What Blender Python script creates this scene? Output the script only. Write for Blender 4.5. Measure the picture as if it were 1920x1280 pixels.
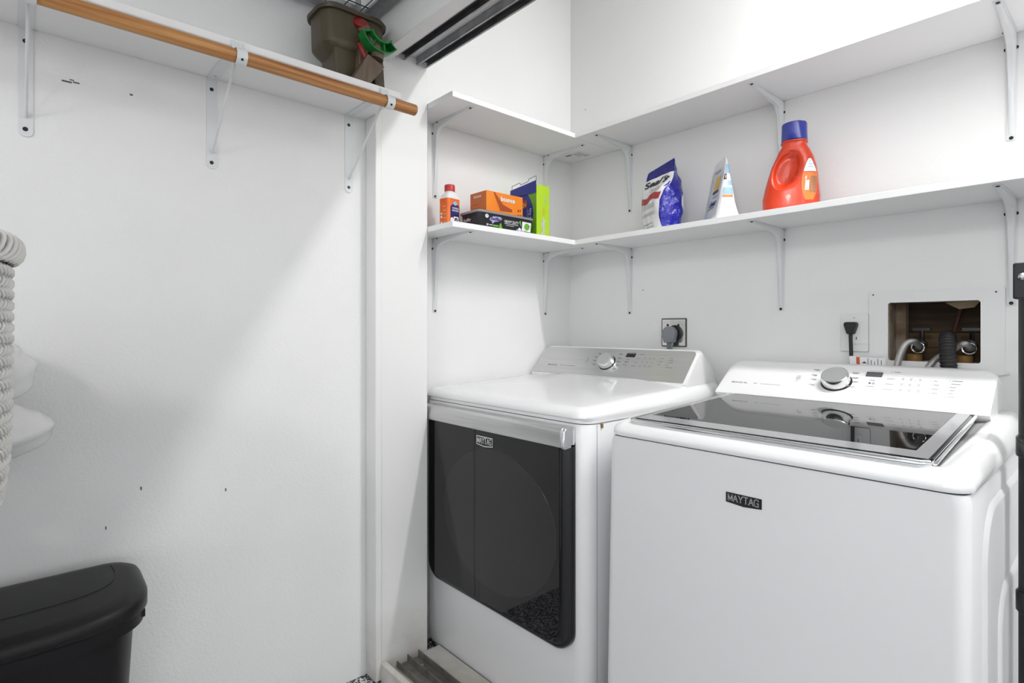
import bpy, math, random
from mathutils import Vector, Matrix
random.seed(7)
for o in list(bpy.data.objects): bpy.data.objects.remove(o, do_unlink=True)
scene = bpy.context.scene
col = scene.collection
PI = math.pi

# ------------------------------------------------------------------ camera
# x runs right along the closet's back wall, y points into that wall (y=0), z is up
CAM = Vector((1.6582, -1.8357, 1.09)); YAW = 0.8391
cd = bpy.data.cameras.new('camera'); cam = bpy.data.objects.new('camera', cd); col.objects.link(cam)
cam.location = CAM; cam.rotation_euler = (PI/2, 0, YAW)
cd.sensor_width = 36.0; cd.lens = 1045.38*36/1920; cd.shift_y = -(640-615.84)/1920
cd.clip_start = 0.01; cd.clip_end = 60
scene.camera = cam

# ------------------------------------------------------------------ light
w = bpy.data.worlds.new('world'); scene.world = w; w.use_nodes = True
bg = w.node_tree.nodes['Background']; bg.inputs[0].default_value = (0.96, 0.98, 1.0, 1); bg.inputs[1].default_value = 1.05
def area(name, loc, sx, sy, power, color=(1, 1, 1), rot=(0, 0, 0)):
    l = bpy.data.lights.new(name, 'AREA'); l.shape = 'RECTANGLE'; l.size = sx; l.size_y = sy; l.energy = power; l.color = color
    o = bpy.data.objects.new(name, l); col.objects.link(o); o.location = loc; o.rotation_euler = rot; return o
CLOSET_LAMP = (1.95, -0.46, 2.58)
GARAGE_LAMPS = ((3.10, -2.95, 2.30), (2.00, -3.50, 2.30)); GLOBE_R = .13   # glowing globes, the second an added fill; built further down
area('closet_tube_light', (CLOSET_LAMP[0], CLOSET_LAMP[1], CLOSET_LAMP[2]-0.032), 0.95, 0.06, 24)
vs = scene.view_settings
vs.view_transform = 'Standard'; vs.look = 'None'; vs.gamma = 1.0; vs.use_curve_mapping = False
vs.exposure = 0.17

# ------------------------------------------------------------------ materials
M = {}
def mat(name, c=(.8, .8, .8), rough=.5, metal=0., spec=.5, bump=0., bscale=60., bdist=.002, var=0., vscale=4., c2=None, aniso=None, emit=None, coat=0., trans=0., sheen=0.):
    m = bpy.data.materials.new(name); m.use_nodes = True; nt = m.node_tree; N = nt.nodes; L = nt.links
    b = N['Principled BSDF']; M[name] = m
    b.inputs['Base Color'].default_value = (*c, 1); b.inputs['Roughness'].default_value = rough
    b.inputs['Metallic'].default_value = metal; b.inputs['Specular IOR Level'].default_value = spec
    b.inputs['Coat Weight'].default_value = coat; b.inputs['Coat Roughness'].default_value = .05
    if trans: b.inputs['Transmission Weight'].default_value = trans
    tc = N.new('ShaderNodeTexCoord')
    if var or c2:
        n = N.new('ShaderNodeTexNoise'); n.inputs['Scale'].default_value = vscale; n.inputs['Detail'].default_value = 5
        if aniso:
            mp = N.new('ShaderNodeMapping'); mp.inputs['Scale'].default_value = aniso
            L.new(tc.outputs['Object'], mp.inputs[0]); L.new(mp.outputs[0], n.inputs['Vector'])
        else: L.new(tc.outputs['Object'], n.inputs['Vector'])
        r = N.new('ShaderNodeValToRGB'); r.color_ramp.elements[0].position = .35; r.color_ramp.elements[1].position = .65
        a = c2 if c2 else tuple(max(0, x*(1-var)) for x in c)
        r.color_ramp.elements[0].color = (*a, 1); r.color_ramp.elements[1].color = (*c, 1)
        L.new(n.outputs['Fac'], r.inputs[0]); L.new(r.outputs[0], b.inputs['Base Color'])
    if bump:
        n2 = N.new('ShaderNodeTexNoise'); n2.inputs['Scale'].default_value = bscale; n2.inputs['Detail'].default_value = 4
        L.new(tc.outputs['Object'], n2.inputs['Vector'])
        bp = N.new('ShaderNodeBump'); bp.inputs['Strength'].default_value = bump; bp.inputs['Distance'].default_value = bdist
        L.new(n2.outputs['Fac'], bp.inputs['Height']); L.new(bp.outputs[0], b.inputs['Normal'])
    if emit:
        b.inputs['Emission Color'].default_value = (*c, 1); b.inputs['Emission Strength'].default_value = emit
    return m
mat('paint', (.86, .86, .855), .62, bump=.25, bscale=90, var=.03, vscale=2.5)
mat('plaster', (.86, .86, .855), .7, bump=.55, bscale=140, var=.035, vscale=3)
mat('trim_paint', (.85, .85, .84), .45, var=.04, vscale=5)
mat('sill_paint', (.70, .69, .66), .5, c2=(.52, .49, .43), vscale=9)
mat('melamine', (.86, .86, .86), .42, bump=.05, bscale=200)
mat('bracket', (.74, .755, .76), .38, spec=.5)
mat('screw', (.03, .03, .035), .35, metal=.6)
mat('screw_zinc', (.55, .56, .58), .3, metal=1)
mat('enamel', (.86, .86, .865), .12, spec=.5, coat=.3)
mat('enamel_front', (.82, .825, .835), .28, spec=.5)
mat('plastic_white', (.82, .82, .82), .28)
mat('silver', (.62, .62, .62), .30, metal=.75, c2=(.55, .55, .55), vscale=6, aniso=(1, 60, 60))
mat('chrome', (.78, .79, .80), .08, metal=1)
mat('knob_chrome', (.80, .80, .81), .16, metal=1)
mat('knob_face', (.78, .78, .78), .30, metal=.9)
mat('glass_black', (.009, .009, .010), .015, spec=.42)
mat('window_black', (.015, .015, .016), .03, spec=.5, c2=(.011, .011, .012), vscale=7)
mat('black_gloss', (.012, .012, .013), .18)
mat('black_plastic', (.016, .016, .017), .42, bump=.12, bscale=500)
mat('bin_plastic', (.008, .008, .009), .42, spec=.3, bump=.15, bscale=400)
mat('bin_plastic_light', (.010, .010, .011), .40, spec=.35, bump=.15, bscale=400)
mat('print_dark', (.06, .06, .065), .6)
mat('print_grey', (.30, .30, .31), .6)
mat('print_mid', (.12, .12, .125), .6)
mat('display', (.018, .018, .02), .15)
mat('display_grey', (.10, .10, .11), .25)
mat('lid_border', (.34, .34, .35), .12, spec=.6)
mat('steel_plate', (.70, .70, .69), .12, metal=1, c2=(.58, .58, .57), vscale=30)
mat('plate_edge', (.10, .10, .10), .5)
mat('plug_grey', (.23, .245, .265), .5)
mat('cord_grey', (.20, .215, .235), .45)
mat('rubber_black', (.010, .010, .010), .5)
mat('galvanised', (.42, .43, .44), .38, metal=.85, c2=(.30, .31, .32), vscale=25)
mat('track_dark', (.06, .06, .065), .5, metal=.4)
mat('alu_dirty', (.30, .29, .27), .5, metal=.5, c2=(.16, .15, .13), vscale=18)
mat('wood_rod', (.60, .30, .10), .42, c2=(.30, .10, .022), vscale=5, aniso=(22, .55, 22))
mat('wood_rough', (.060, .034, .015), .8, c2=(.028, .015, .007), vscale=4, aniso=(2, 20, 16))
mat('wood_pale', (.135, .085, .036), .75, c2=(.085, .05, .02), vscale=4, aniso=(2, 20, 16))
mat('stud_dirty', (.34, .29, .23), .8, c2=(.11, .06, .025), vscale=12)
mat('brass_cap', (.24, .13, .03), .4, c2=(.15, .08, .015), vscale=10)
mat('pipe_red', (.07, .02, .015), .6)
mat('torn_paper', (.30, .22, .14), .85)
mat('olive', (.068, .052, .026), .42, bump=.1, bscale=120)
mat('olive_dark', (.052, .038, .021), .4)
mat('taupe', (.15, .11, .075), .38, c2=(.10, .07, .046), vscale=8, aniso=(20, 20, 3))
mat('red_plastic', (.22, .012, .010), .35)
mat('green_plastic', (.012, .19, .035), .3)
mat('wicker', (.74, .73, .70), .55)
mat('wicker_gap_shade', (.17, .16, .145), .8)  # basket core kept dark: shade of the gaps between strands painted in
mat('bag_film', (.82, .82, .82), .25, bump=.15, bscale=30, coat=.2)
mat('bag_content', (.55, .50, .40), .6)
mat('red_cap', (.55, .030, .030), .35)
mat('bottle_white', (.82, .82, .82), .3)
mat('label_orange', (.85, .19, .020), .4, c2=(.80, .13, .015), vscale=30)
mat('label_navy', (.020, .020, .16), .35)
mat('label_black', (.012, .012, .016), .35)
mat('label_white', (.82, .82, .83), .45)
mat('label_sky', (.30, .52, .72), .4)
mat('label_grey', (.58, .60, .63), .45)
mat('label_red', (.40, .030, .035), .35)
mat('label_gold', (.75, .45, .05), .4)
mat('label_orange2', (.72, .25, .06), .4)
mat('label_green', (.14, .42, .03), .4)
mat('label_lilac', (.45, .42, .66), .4)
mat('box_orange', (.86, .31, .018), .4, c2=(.84, .22, .012), vscale=5)
mat('box_orange_side', (.62, .16, .030), .45)
mat('box_slot', (.36, .055, .008), .5)
mat('box_lime', (.44, .66, .020), .4)
mat('box_green', (.15, .38, .018), .4)
mat('box_blue', (.012, .022, .27), .38)
mat('tub_lid', (.27, .27, .28), .2, spec=.6)
mat('film_blue', (.006, .006, .30), .2, bump=1.0, bscale=30, bdist=.012, coat=.3)
mat('film_navy', (.008, .008, .16), .2, bump=1.0, bscale=30, bdist=.012, coat=.3)
mat('film_white', (.80, .80, .81), .22, bump=.7, bscale=26, bdist=.006, coat=.4)
mat('jug_red', (.62, .042, .008), .28, coat=.2)
mat('jug_cap', (.018, .034, .29), .18, coat=.4)
mat('jug_label', (.78, .20, .03), .3)
mat('jug_label_dim', (.40, .16, .07), .35)
mat('tube_glow', (1, 1, 1), .5, emit=6.0)
mat('globe_glow', (1, 1, 1), .5, emit=22.0)
mat('globe_glow_fill', (1, 1, 1), .5, emit=54.0)  # for the second globe, added to brighten the dryer front
mat('tag_orange', (.62, .16, .03), .5)
mat('scuff', (.10, .10, .11), .8)
# braided steel hose: fine helical relief
m = mat('braid', (.50, .49, .47), .34, metal=.8); nt = m.node_tree; b = nt.nodes['Principled BSDF']
wv = nt.nodes.new('ShaderNodeTexWave'); wv.inputs['Scale'].default_value = 180; wv.wave_type = 'BANDS'; wv.bands_direction = 'DIAGONAL'; wv.inputs['Distortion'].default_value = 2
tc = nt.nodes.new('ShaderNodeTexCoord'); nt.links.new(tc.outputs['Object'], wv.inputs['Vector'])
bp = nt.nodes.new('ShaderNodeBump'); bp.inputs['Strength'].default_value = .5; bp.inputs['Distance'].default_value = .0008
nt.links.new(wv.outputs['Fac'], bp.inputs['Height']); nt.links.new(bp.outputs[0], b.inputs['Normal'])
# epoxy flake floor
m = mat('flake_floor', (.2, .2, .2), .25, coat=.4); nt = m.node_tree; b = nt.nodes['Principled BSDF']
tc = nt.nodes.new('ShaderNodeTexCoord'); vo = nt.nodes.new('ShaderNodeTexVoronoi'); vo.inputs['Scale'].default_value = 190
nz = nt.nodes.new('ShaderNodeTexNoise'); nz.inputs['Scale'].default_value = 120; ad = nt.nodes.new('ShaderNodeVectorMath'); ad.operation = 'MULTIPLY_ADD'
ad.inputs[1].default_value = (.012, .012, .012)
nt.links.new(tc.outputs['Object'], nz.inputs['Vector']); nt.links.new(nz.outputs['Color'], ad.inputs[0]); nt.links.new(tc.outputs['Object'], ad.inputs[2])
nt.links.new(ad.outputs[0], vo.inputs['Vector'])
sx = nt.nodes.new('ShaderNodeSeparateColor'); nt.links.new(vo.outputs['Color'], sx.inputs[0])
rp = nt.nodes.new('ShaderNodeValToRGB'); rp.color_ramp.interpolation = 'CONSTANT'
els = rp.color_ramp.elements; els[0].position = 0; els[0].color = (.012, .013, .02, 1); els[1].position = .36; els[1].color = (.05, .06, .10, 1)
for p_, c_ in ((.46, (.64, .64, .64)), (.68, (.02, .02, .025)), (.80, (.28, .29, .32)), (.91, (.78, .78, .78))):
    e = els.new(p_); e.color = (*c_, 1)
nt.links.new(sx.outputs[0], rp.inputs[0]); nt.links.new(rp.outputs[0], b.inputs['Base Color'])
# jamb paint with grime rubbed in near the sill (dirt on the surface itself)
m = mat('jamb_paint', (.80, .80, .79), .45); nt = m.node_tree; b = nt.nodes['Principled BSDF']
tc = nt.nodes.new('ShaderNodeTexCoord'); sp = nt.nodes.new('ShaderNodeSeparateXYZ'); nz = nt.nodes.new('ShaderNodeTexNoise')
nz.inputs['Scale'].default_value = 16; nz.inputs['Detail'].default_value = 8
nt.links.new(tc.outputs['Object'], sp.inputs[0]); nt.links.new(tc.outputs['Object'], nz.inputs['Vector'])
mr = nt.nodes.new('ShaderNodeMapRange'); mr.inputs[1].default_value = .22; mr.inputs[2].default_value = .02; mr.inputs[3].default_value = 0; mr.inputs[4].default_value = .75
nt.links.new(sp.outputs['Z'], mr.inputs[0])
mu = nt.nodes.new('ShaderNodeMath'); mu.operation = 'MULTIPLY'; nt.links.new(mr.outputs[0], mu.inputs[0]); nt.links.new(nz.outputs['Fac'], mu.inputs[1])
mx = nt.nodes.new('ShaderNodeMix'); mx.data_type = 'RGBA'; mx.inputs[6].default_value = (.85, .85, .84, 1); mx.inputs[7].default_value = (.30, .26, .18, 1)
nt.links.new(mu.outputs[0], mx.inputs[0]); nt.links.new(mx.outputs[2], b.inputs['Base Color'])

# ------------------------------------------------------------------ mesh helpers
class MB:
    def __init__(s): s.v = []; s.f = []
    def add(s, vs_, fs):
        n = len(s.v); s.v += [tuple(p) for p in vs_]; s.f += [tuple(i+n for i in f) for f in fs]; return s
    def box(s, x0, x1, y0, y1, z0, z1):
        return s.add([(x, y, z) for z in (z0, z1) for y in (y0, y1) for x in (x0, x1)],
                     [(0, 2, 3, 1), (4, 5, 7, 6), (0, 1, 5, 4), (2, 6, 7, 3), (0, 4, 6, 2), (1, 3, 7, 5)])
    def loft(s, rings, cap0=True, cap1=True, closed=True):
        n = len(rings[0]); vs_ = [p for r in rings for p in r]; fs = []
        for i in range(len(rings)-1):
            for j in range(n if closed else n-1):
                k = (j+1) % n; fs.append((i*n+j, i*n+k, (i+1)*n+k, (i+1)*n+j))
        if cap0: fs.append(tuple(range(n-1, -1, -1)))
        if cap1: fs.append(tuple(range((len(rings)-1)*n, len(rings)*n)))
        return s.add(vs_, fs)
    def prism(s, pts, fr, d0, d1):      # 2-D outline in frame fr (origin, u, v, n), pushed along n from d0 to d1
        o, u, v, n = fr
        r = lambda d: [o+u*a+v*b_+n*d for a, b_ in pts]
        return s.loft([r(d0), r(d1)])
    def tube(s, path, r, n=10, caps=True):
        P = [Vector(p) for p in path]; rings = []; up = None
        for i, p in enumerate(P):
            t = (P[min(i+1, len(P)-1)]-P[max(i-1, 0)]).normalized()
            if up is None:
                a = Vector((0, 0, 1)) if abs(t.z) < .9 else Vector((1, 0, 0)); up = (a-t*a.dot(t)).normalized()
            else: up = (up-t*up.dot(t)).normalized()
            sd = t.cross(up); rr_ = r[i] if isinstance(r, (list, tuple)) else r
            rings.append([p+(up*math.cos(2*PI*k/n)+sd*math.sin(2*PI*k/n))*rr_ for k in range(n)])
        return s.loft(rings, caps, caps)
    def lathe(s, prof, o, ax=(0, 0, 1), n=24, e=(1, 1)):
        o = Vector(o); ax = Vector(ax).normalized(); a = Vector((1, 0, 0)) if abs(ax.x) < .9 else Vector((0, 1, 0))
        u = (a-ax*a.dot(ax)).normalized(); v = ax.cross(u)
        return s.loft([[o+ax*h+u*(r*e[0]*math.cos(2*PI*k/n))+v*(r*e[1]*math.sin(2*PI*k/n)) for k in range(n)] for r, h in prof])
    def disc(s, o, nrm, r, h, n=14): return s.lathe([(r, 0), (r*.96, h)], o, nrm, n)
def V(*a): return Vector(a)
def frame(o, u, v):
    u = Vector(u).normalized(); v = Vector(v).normalized(); return (Vector(o), u, v, u.cross(v))
def rr(x0, x1, y0, y1, r, n=6):
    if not isinstance(r, (list, tuple)): r = [r]*4
    out = []
    for (cx, cy, a0), q in zip(((x1, y1, 0), (x0, y1, 90), (x0, y0, 180), (x1, y0, 270)), r):
        sx_ = -1 if cx == x1 else 1; sy_ = -1 if cy == y1 else 1
        for k in range(n+1):
            a = math.radians(a0+90*k/n); out.append((cx+sx_*q+q*math.cos(a), cy+sy_*q+q*math.sin(a)))
    return out
def smooth(pts, n=8):
    P = [Vector(p) for p in pts]; out = []
    for i in range(len(P)-1):
        a = P[max(i-1, 0)]; b_ = P[i]; c = P[i+1]; d = P[min(i+2, len(P)-1)]
        for k in range(n):
            t = k/n; out.append(.5*((2*b_)+(c-a)*t+(2*a-5*b_+4*c-d)*t*t+(3*b_-a-3*c+d)*t**3))
    return out+[P[-1]]
def lerp(tab, x):
    if x <= tab[0][0]: return tab[0][1]
    for (a, b_), (c, d) in zip(tab, tab[1:]):
        if x <= c: return b_+(d-b_)*(x-a)/(c-a)
    return tab[-1][1]
def obj(name, mb, m, parent=None, sm=False, bev=0., local=False, seg=2):
    me = bpy.data.meshes.new(name); me.from_pydata(mb.v if isinstance(mb, MB) else mb[0], [], mb.f if isinstance(mb, MB) else mb[1])
    me.validate(); me.update()
    import bmesh
    bm = bmesh.new(); bm.from_mesh(me); bmesh.ops.recalc_face_normals(bm, faces=bm.faces); bm.to_mesh(me); bm.free()
    me.materials.append(M[m] if isinstance(m, str) else m)
    o = bpy.data.objects.new(name, me); col.objects.link(o)
    if sm:
        for p in me.polygons: p.use_smooth = True
        me.set_sharp_from_angle(angle=math.radians(38 if sm is True else sm))
    if bev:
        md = o.modifiers.new('bevel', 'BEVEL'); md.width = bev; md.segments = seg; md.limit_method = 'ANGLE'; md.angle_limit = .6
        for p in me.polygons: p.use_smooth = True
        me.set_sharp_from_angle(angle=math.radians(50))
    if parent:
        o.parent = parent
        if parent.type == 'EMPTY' and not local: o.location = -parent.location
    return o
def tag(o, label, cat, group=None):
    o['label'] = label; o['category'] = cat
    if group: o['group'] = group
    return o
def thing(name, label, cat, loc, group=None, rotz=0):
    o = bpy.data.objects.new(name, None); col.objects.link(o); o.empty_display_size = .05
    o.location = loc; o.rotation_euler = (0, 0, rotz); return tag(o, label, cat, group)
def struct(name, mb, m, parent=None, **k):
    o = obj(name, mb, m, parent, **k)
    if not parent: o['kind'] = 'structure'
    return o
def dup(root, loc, rotz, label):
    r = root.copy(); col.objects.link(r); r.location = loc; r.rotation_euler = (0, 0, rotz); r['label'] = label
    for ch in root.children:
        c = ch.copy(); col.objects.link(c); c.parent = r
        for g in ch.children: d = g.copy(); col.objects.link(d); d.parent = c
    return r
_tc = {}
def text_data(s, bold=0.):
    k = (s, bold)
    if k not in _tc:
        cu = bpy.data.curves.new('t', 'FONT'); cu.body = s; cu.size = 1; cu.align_x = 'CENTER'; cu.align_y = 'CENTER'; cu.offset = bold; cu.resolution_u = 3
        o = bpy.data.objects.new('t', cu); col.objects.link(o)
        me = bpy.data.meshes.new_from_object(o.evaluated_get(bpy.context.evaluated_depsgraph_get()))
        vv = [v.co.copy() for v in me.vertices]; ff = [tuple(p.vertices) for p in me.polygons]
        xs = [v.x for v in vv]; ys = [v.y for v in vv]
        cx = (min(xs)+max(xs))/2; cy = (min(ys)+max(ys))/2
        _tc[k] = ([(v.x-cx, v.y-cy) for v in vv], ff, max(xs)-min(xs), max(ys)-min(ys))
        bpy.data.objects.remove(o); bpy.data.curves.remove(cu); bpy.data.meshes.remove(me)
    return _tc[k]
def text(mb, s, fr, a, b_, width=None, height=None, d=.0006, bold=0., shear=0.):
    pts, ff, w_, h_ = text_data(s, bold); kx = width/w_ if width else height/h_; ky = height/h_ if height else kx
    o, u, v, n = fr
    return mb.add([o+u*(a+x*kx+shear*y*ky)+v*(b_+y*ky)+n*d for x, y in pts], ff)
def bar(mb, fr, a0, a1, b0, b1, d=.0006):
    o, u, v, n = fr
    return mb.add([o+u*a+v*b_+n*d for a, b_ in ((a0, b0), (a1, b0), (a1, b1), (a0, b1))], [(0, 1, 2, 3)])
def patch(mb, fr, pts, d=.0005):
    o, u, v, n = fr
    return mb.add([o+u*a+v*b_+n*d for a, b_ in pts], [tuple(range(len(pts)))])
def ell(a, b_, ra, rb, n=20, t0=0, t1=2*PI): return [(a+ra*math.cos(t0+(t1-t0)*k/n), b_+rb*math.sin(t0+(t1-t0)*k/n)) for k in range(n if t1-t0 > 6.2 else n+1)]

# ------------------------------------------------------------------ the setting
struct('floor', MB().box(-.3, 5.2, -5.2, .35, -.05, 0), 'flake_floor')
# back wall with the opening of the washer box (x 1.199-1.400, z 1.000-1.162)
b = MB(); HX0, HX1, HZ0, HZ1 = 1.197, 1.402, .999, 1.164
b.box(-.1, HX0, 0, .10, 0, 2.68).box(HX1, 2.7, 0, .10, 0, 2.68).box(HX0, HX1, 0, .10, 0, HZ0).box(HX0, HX1, 0, .10, HZ1, 2.68)
wall_back = struct('wall_back', b, 'paint')
struct('wall_closet', MB().box(-.1, 0, -.811, 0, 0, 2.68), 'paint')
wall_left = struct('wall_left', MB().box(-.1, .04, -5.2, -.811, 0, 2.68), 'plaster')
struct('wall_right', MB().box(2.6, 2.7, -1.0, 0, 0, 2.68), 'paint')
b = MB().box(-.1, 2.7, -1.0, .1, 2.68, 2.73).box(.04, 5.2, -5.2, -1.0, 2.5, 2.55)
struct('ceiling', b, 'paint')
# header over the closet opening: wall, soffit and the lip in front of the tracks
struct('wall_header', MB().box(.04, 2.7, -1.0, -.80, 1.972, 2.68), 'paint')
struct('trim_1', MB().box(.10, 2.6, -1.002, -.958, 1.925, 1.9715), 'trim_paint', bev=.002)
# jamb: a board with a narrow bead on its room side
j = struct('trim_2', MB().box(.0405, .10, -.998, -.812, .001, 1.9715), 'jamb_paint', bev=.002)
obj('jamb_bead', MB().box(.0405, .1035, -1.003, -.9805, .001, 1.923), 'jamb_paint', j, bev=.003)
# screw heads and scuffs left on the walls
for i, (y, z, a, c) in enumerate(((-1.742, 1.651, .009, .0018), (-1.725, 1.653, .006, .0015), (-1.733, 1.657, .004, .0012), (-1.62, 1.655, .003, .002), (-1.67, .62, .0012, .004), (-1.60, .70, .0016, .004), (-1.41, .66, .0016, .004))):
    obj('scuff_mark', MB().box(.04, .0404, y-a, y+a, z-c, z+c), 'scuff', wall_left)
for x, z in ((.086, 2.03), (.38, 1.24), (.32, 1.475)):
    obj('scuff_mark', MB().disc((x, 0, z), (0, -1, 0), .0022, .0004, 8), 'scuff', wall_back)

# sliding-door tracks: two channels under the header, sill with two channels on the floor
t = thing('upper_door_track', 'pair of dark metal sliding door channels under the closet header', 'door track', (1.3, -.88, 1.972))
for y0, y1 in ((-.939, -.900), (-.856, -.817)):
    b = MB().box(.104, 2.59, y0, y1, 1.9685, 1.9715)
    for y in (y0, y1): b.box(.104, 2.59, y-.0014, y+.0014, 1.949, 1.9685).box(.104, 2.59, min(y, y+(.006 if y == y0 else -.006)), max(y, y+(.006 if y == y0 else -.006)), 1.9465, 1.9492)
    r_ = obj('channel', b, 'galvanised', t)
    obj('channel_shade', MB().box(.106, 2.588, y0+.002, y1-.002, 1.964, 1.968), 'track_dark', r_)  # dark strip painting the shade inside the channel
t = thing('door_sill', 'dirty white sliding door sill with metal floor channels before the dryer', 'door sill', (1.3, -.89, 0))
obj('front_board', MB().box(.101, 2.59, -.986, -.966, 0, .056), 'sill_paint', t, bev=.003)
obj('base_board', MB().box(.101, 2.59, -.966, -.7655, 0, .019), 'sill_paint', t)
obj('rear_board', MB().box(.101, 2.59, -.846, -.7665, .019, .030), 'sill_paint', t, bev=.002)
for y0, y1 in ((-.930, -.888), (-.888, -.848)):
    b = MB().box(.104, 2.59, y0, y1, .022, .0245).box(.104, 2.59, y1-.003, y1, .0245, .046)
    if y0 < -.9: b.box(.104, 2.59, y0, y0+.003, .0245, .040)
    obj('channel', b, 'alu_dirty', t)
for x in (.155, .62, 1.2): obj('screw_head', MB().disc((x, -.868, .0245), (0, 0, 1), .006, .002), 'screw_zinc', t)

# ------------------------------------------------------------------ closet shelves (16 inches apart)
ZU, ZL, TH, SD = 1.8155, 1.4088, .018, .24
def board(name, x0, x1, y0, y1, z0, label, group=None, th=TH):
    t = thing(name, label, 'shelf', ((x0+x1)/2, (y0+y1)/2, z0), group)
    obj('board', MB().box(x0, x1, y0, y1, z0, z0+th), 'melamine', t, bev=.0012)
    return t
su = board('shelf_board', .0005, SD, -.8115, -.0005, ZU, 'short empty white upper shelf on the wall left of the corner')
board('shelf_board', .0005, SD, -.8115, -.0005, ZL, 'short white lower shelf carrying the orange box and black tub')
sb_u = board('shelf_board', SD+.0008, 2.598, -SD, -.0005, ZU, 'long empty white upper shelf across the back wall')
sb_l = board('shelf_board', SD+.0008, 2.598, -SD, -.0005, ZL, 'long white lower shelf carrying the red jug and blue salt bag')
# maker's sticker under the upper corner
st = obj('sticker', MB().box(.055, .150, -.120, -.035, ZU-.0006, ZU-.0001), 'label_white', su)
fr = frame((.055, -.035, ZU-.0006), (1, 0, 0), (0, -1, 0))
b = MB(); bar(b, fr, .006, .036, .055, .066); obj('sticker_print', b, 'label_red', st)
b = MB(); bar(b, fr, .062, .088, .006, .014)
for k in range(4): bar(b, fr, .042, .084, .022+.012*k, .026+.012*k)
obj('sticker_print', b, 'print_grey', st)

# stamped steel shelf bracket, local: wall at y=0, room at -y, shelf underside at z=0
def make_bracket():
    t = thing('shelf_bracket', '', 'bracket', (0, 0, 0), 'pressed steel brackets of the closet shelves')
    b = MB(); W0, W1 = .0135, .0085
    b.loft([[V(-W0, -.0002, -.012), V(W0, -.0002, -.012), V(W0, -.0026, -.012), V(-W0, -.0026, -.012)], [V(-W1, -.0002, -.262), V(W1, -.0002, -.262), V(W1, -.0026, -.262), V(-W1, -.0026, -.262)]])
    obj('wall_plate', b, 'bracket', t, local=True)
    b = MB().loft([[V(-W0, -.012, -.0002), V(W0, -.012, -.0002), V(W0, -.012, -.0026), V(-W0, -.012, -.0026)], [V(-W1, -.214, -.0002), V(W1, -.214, -.0002), V(W1, -.214, -.0026), V(-W1, -.214, -.0026)]])
    obj('shelf_plate', b, 'bracket', t, local=True)
    crv = smooth([(.200, .0035, 0), (.15, .0085, 0), (.10, .0135, 0), (.062, .0175, 0), (.040, .0215, 0), (.029, .028, 0), (.0225, .039, 0), (.0185, .062, 0), (.0145, .11, 0), (.009, .18, 0), (.0035, .247, 0)], 4)
    rings = []; n = len(crv)
    for i, p in enumerate(crv):
        o_, d_ = p.x, p.y; k = abs(i/(n-1)*2-1); hb = .0115-.006*k; ht = hb*.62
        f = min(1, max(0, (o_-d_)/(.03)*.5+.5))
        base = (o_*f**.5 if f > .5 else 0, d_ if f < .5 else 0)
        if .15 < f < .85: base = (.004, .004)
        B = V(0, -base[0]-.0005, -base[1]-.0005); T = V(0, -o_, -d_); m_ = B.lerp(T, .82)
        rings.append([B+V(-hb, 0, 0), m_+V(-hb*.9, 0, 0), T+V(-ht, 0, 0), T+V(ht, 0, 0), m_+V(hb*.9, 0, 0), B+V(hb, 0, 0)])
    obj('rib', MB().loft(rings), 'bracket', t, sm=45, local=True)
    for (x, y, z, nn) in ((.0, -.0026, -.256, (0, -1, 0)), (-.0100, -.0026, -.036, (0, -1, 0)), (.0100, -.0026, -.036, (0, -1, 0)), (0, -.207, -.0026, (0, 0, -1)), (-.0100, -.030, -.0026, (0, 0, -1))):
        obj('screw', MB().lathe([(.0044, 0), (.0044, .0010), (.0025, .0024)], (x, y, z), nn, 10), 'screw', t, local=True)
    return t
br = make_bracket(); first = True
def put_bracket(loc, rz, label):
    global first
    if first: br.location = loc; br.rotation_euler = (0, 0, rz); br['label'] = label; first = False; return br
    return dup(br, loc, rz, label)
for z, nm in ((ZU, 'upper'), (ZL, 'lower')):
    for x, where in ((.318, 'nearest the corner'), (.905, 'above the red jug' if z == ZU else 'under the red jug'), (1.458, 'at the right edge')):
        put_bracket((x, 0, z), 0, f'white steel bracket {where} holding the long {nm} shelf')
    for y, where in ((-.716, 'at the outer end'), (-.160, 'close to the corner')):
        put_bracket((0, y, z), PI/2, f'white steel bracket {where} of the short {nm} shelf')

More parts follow.
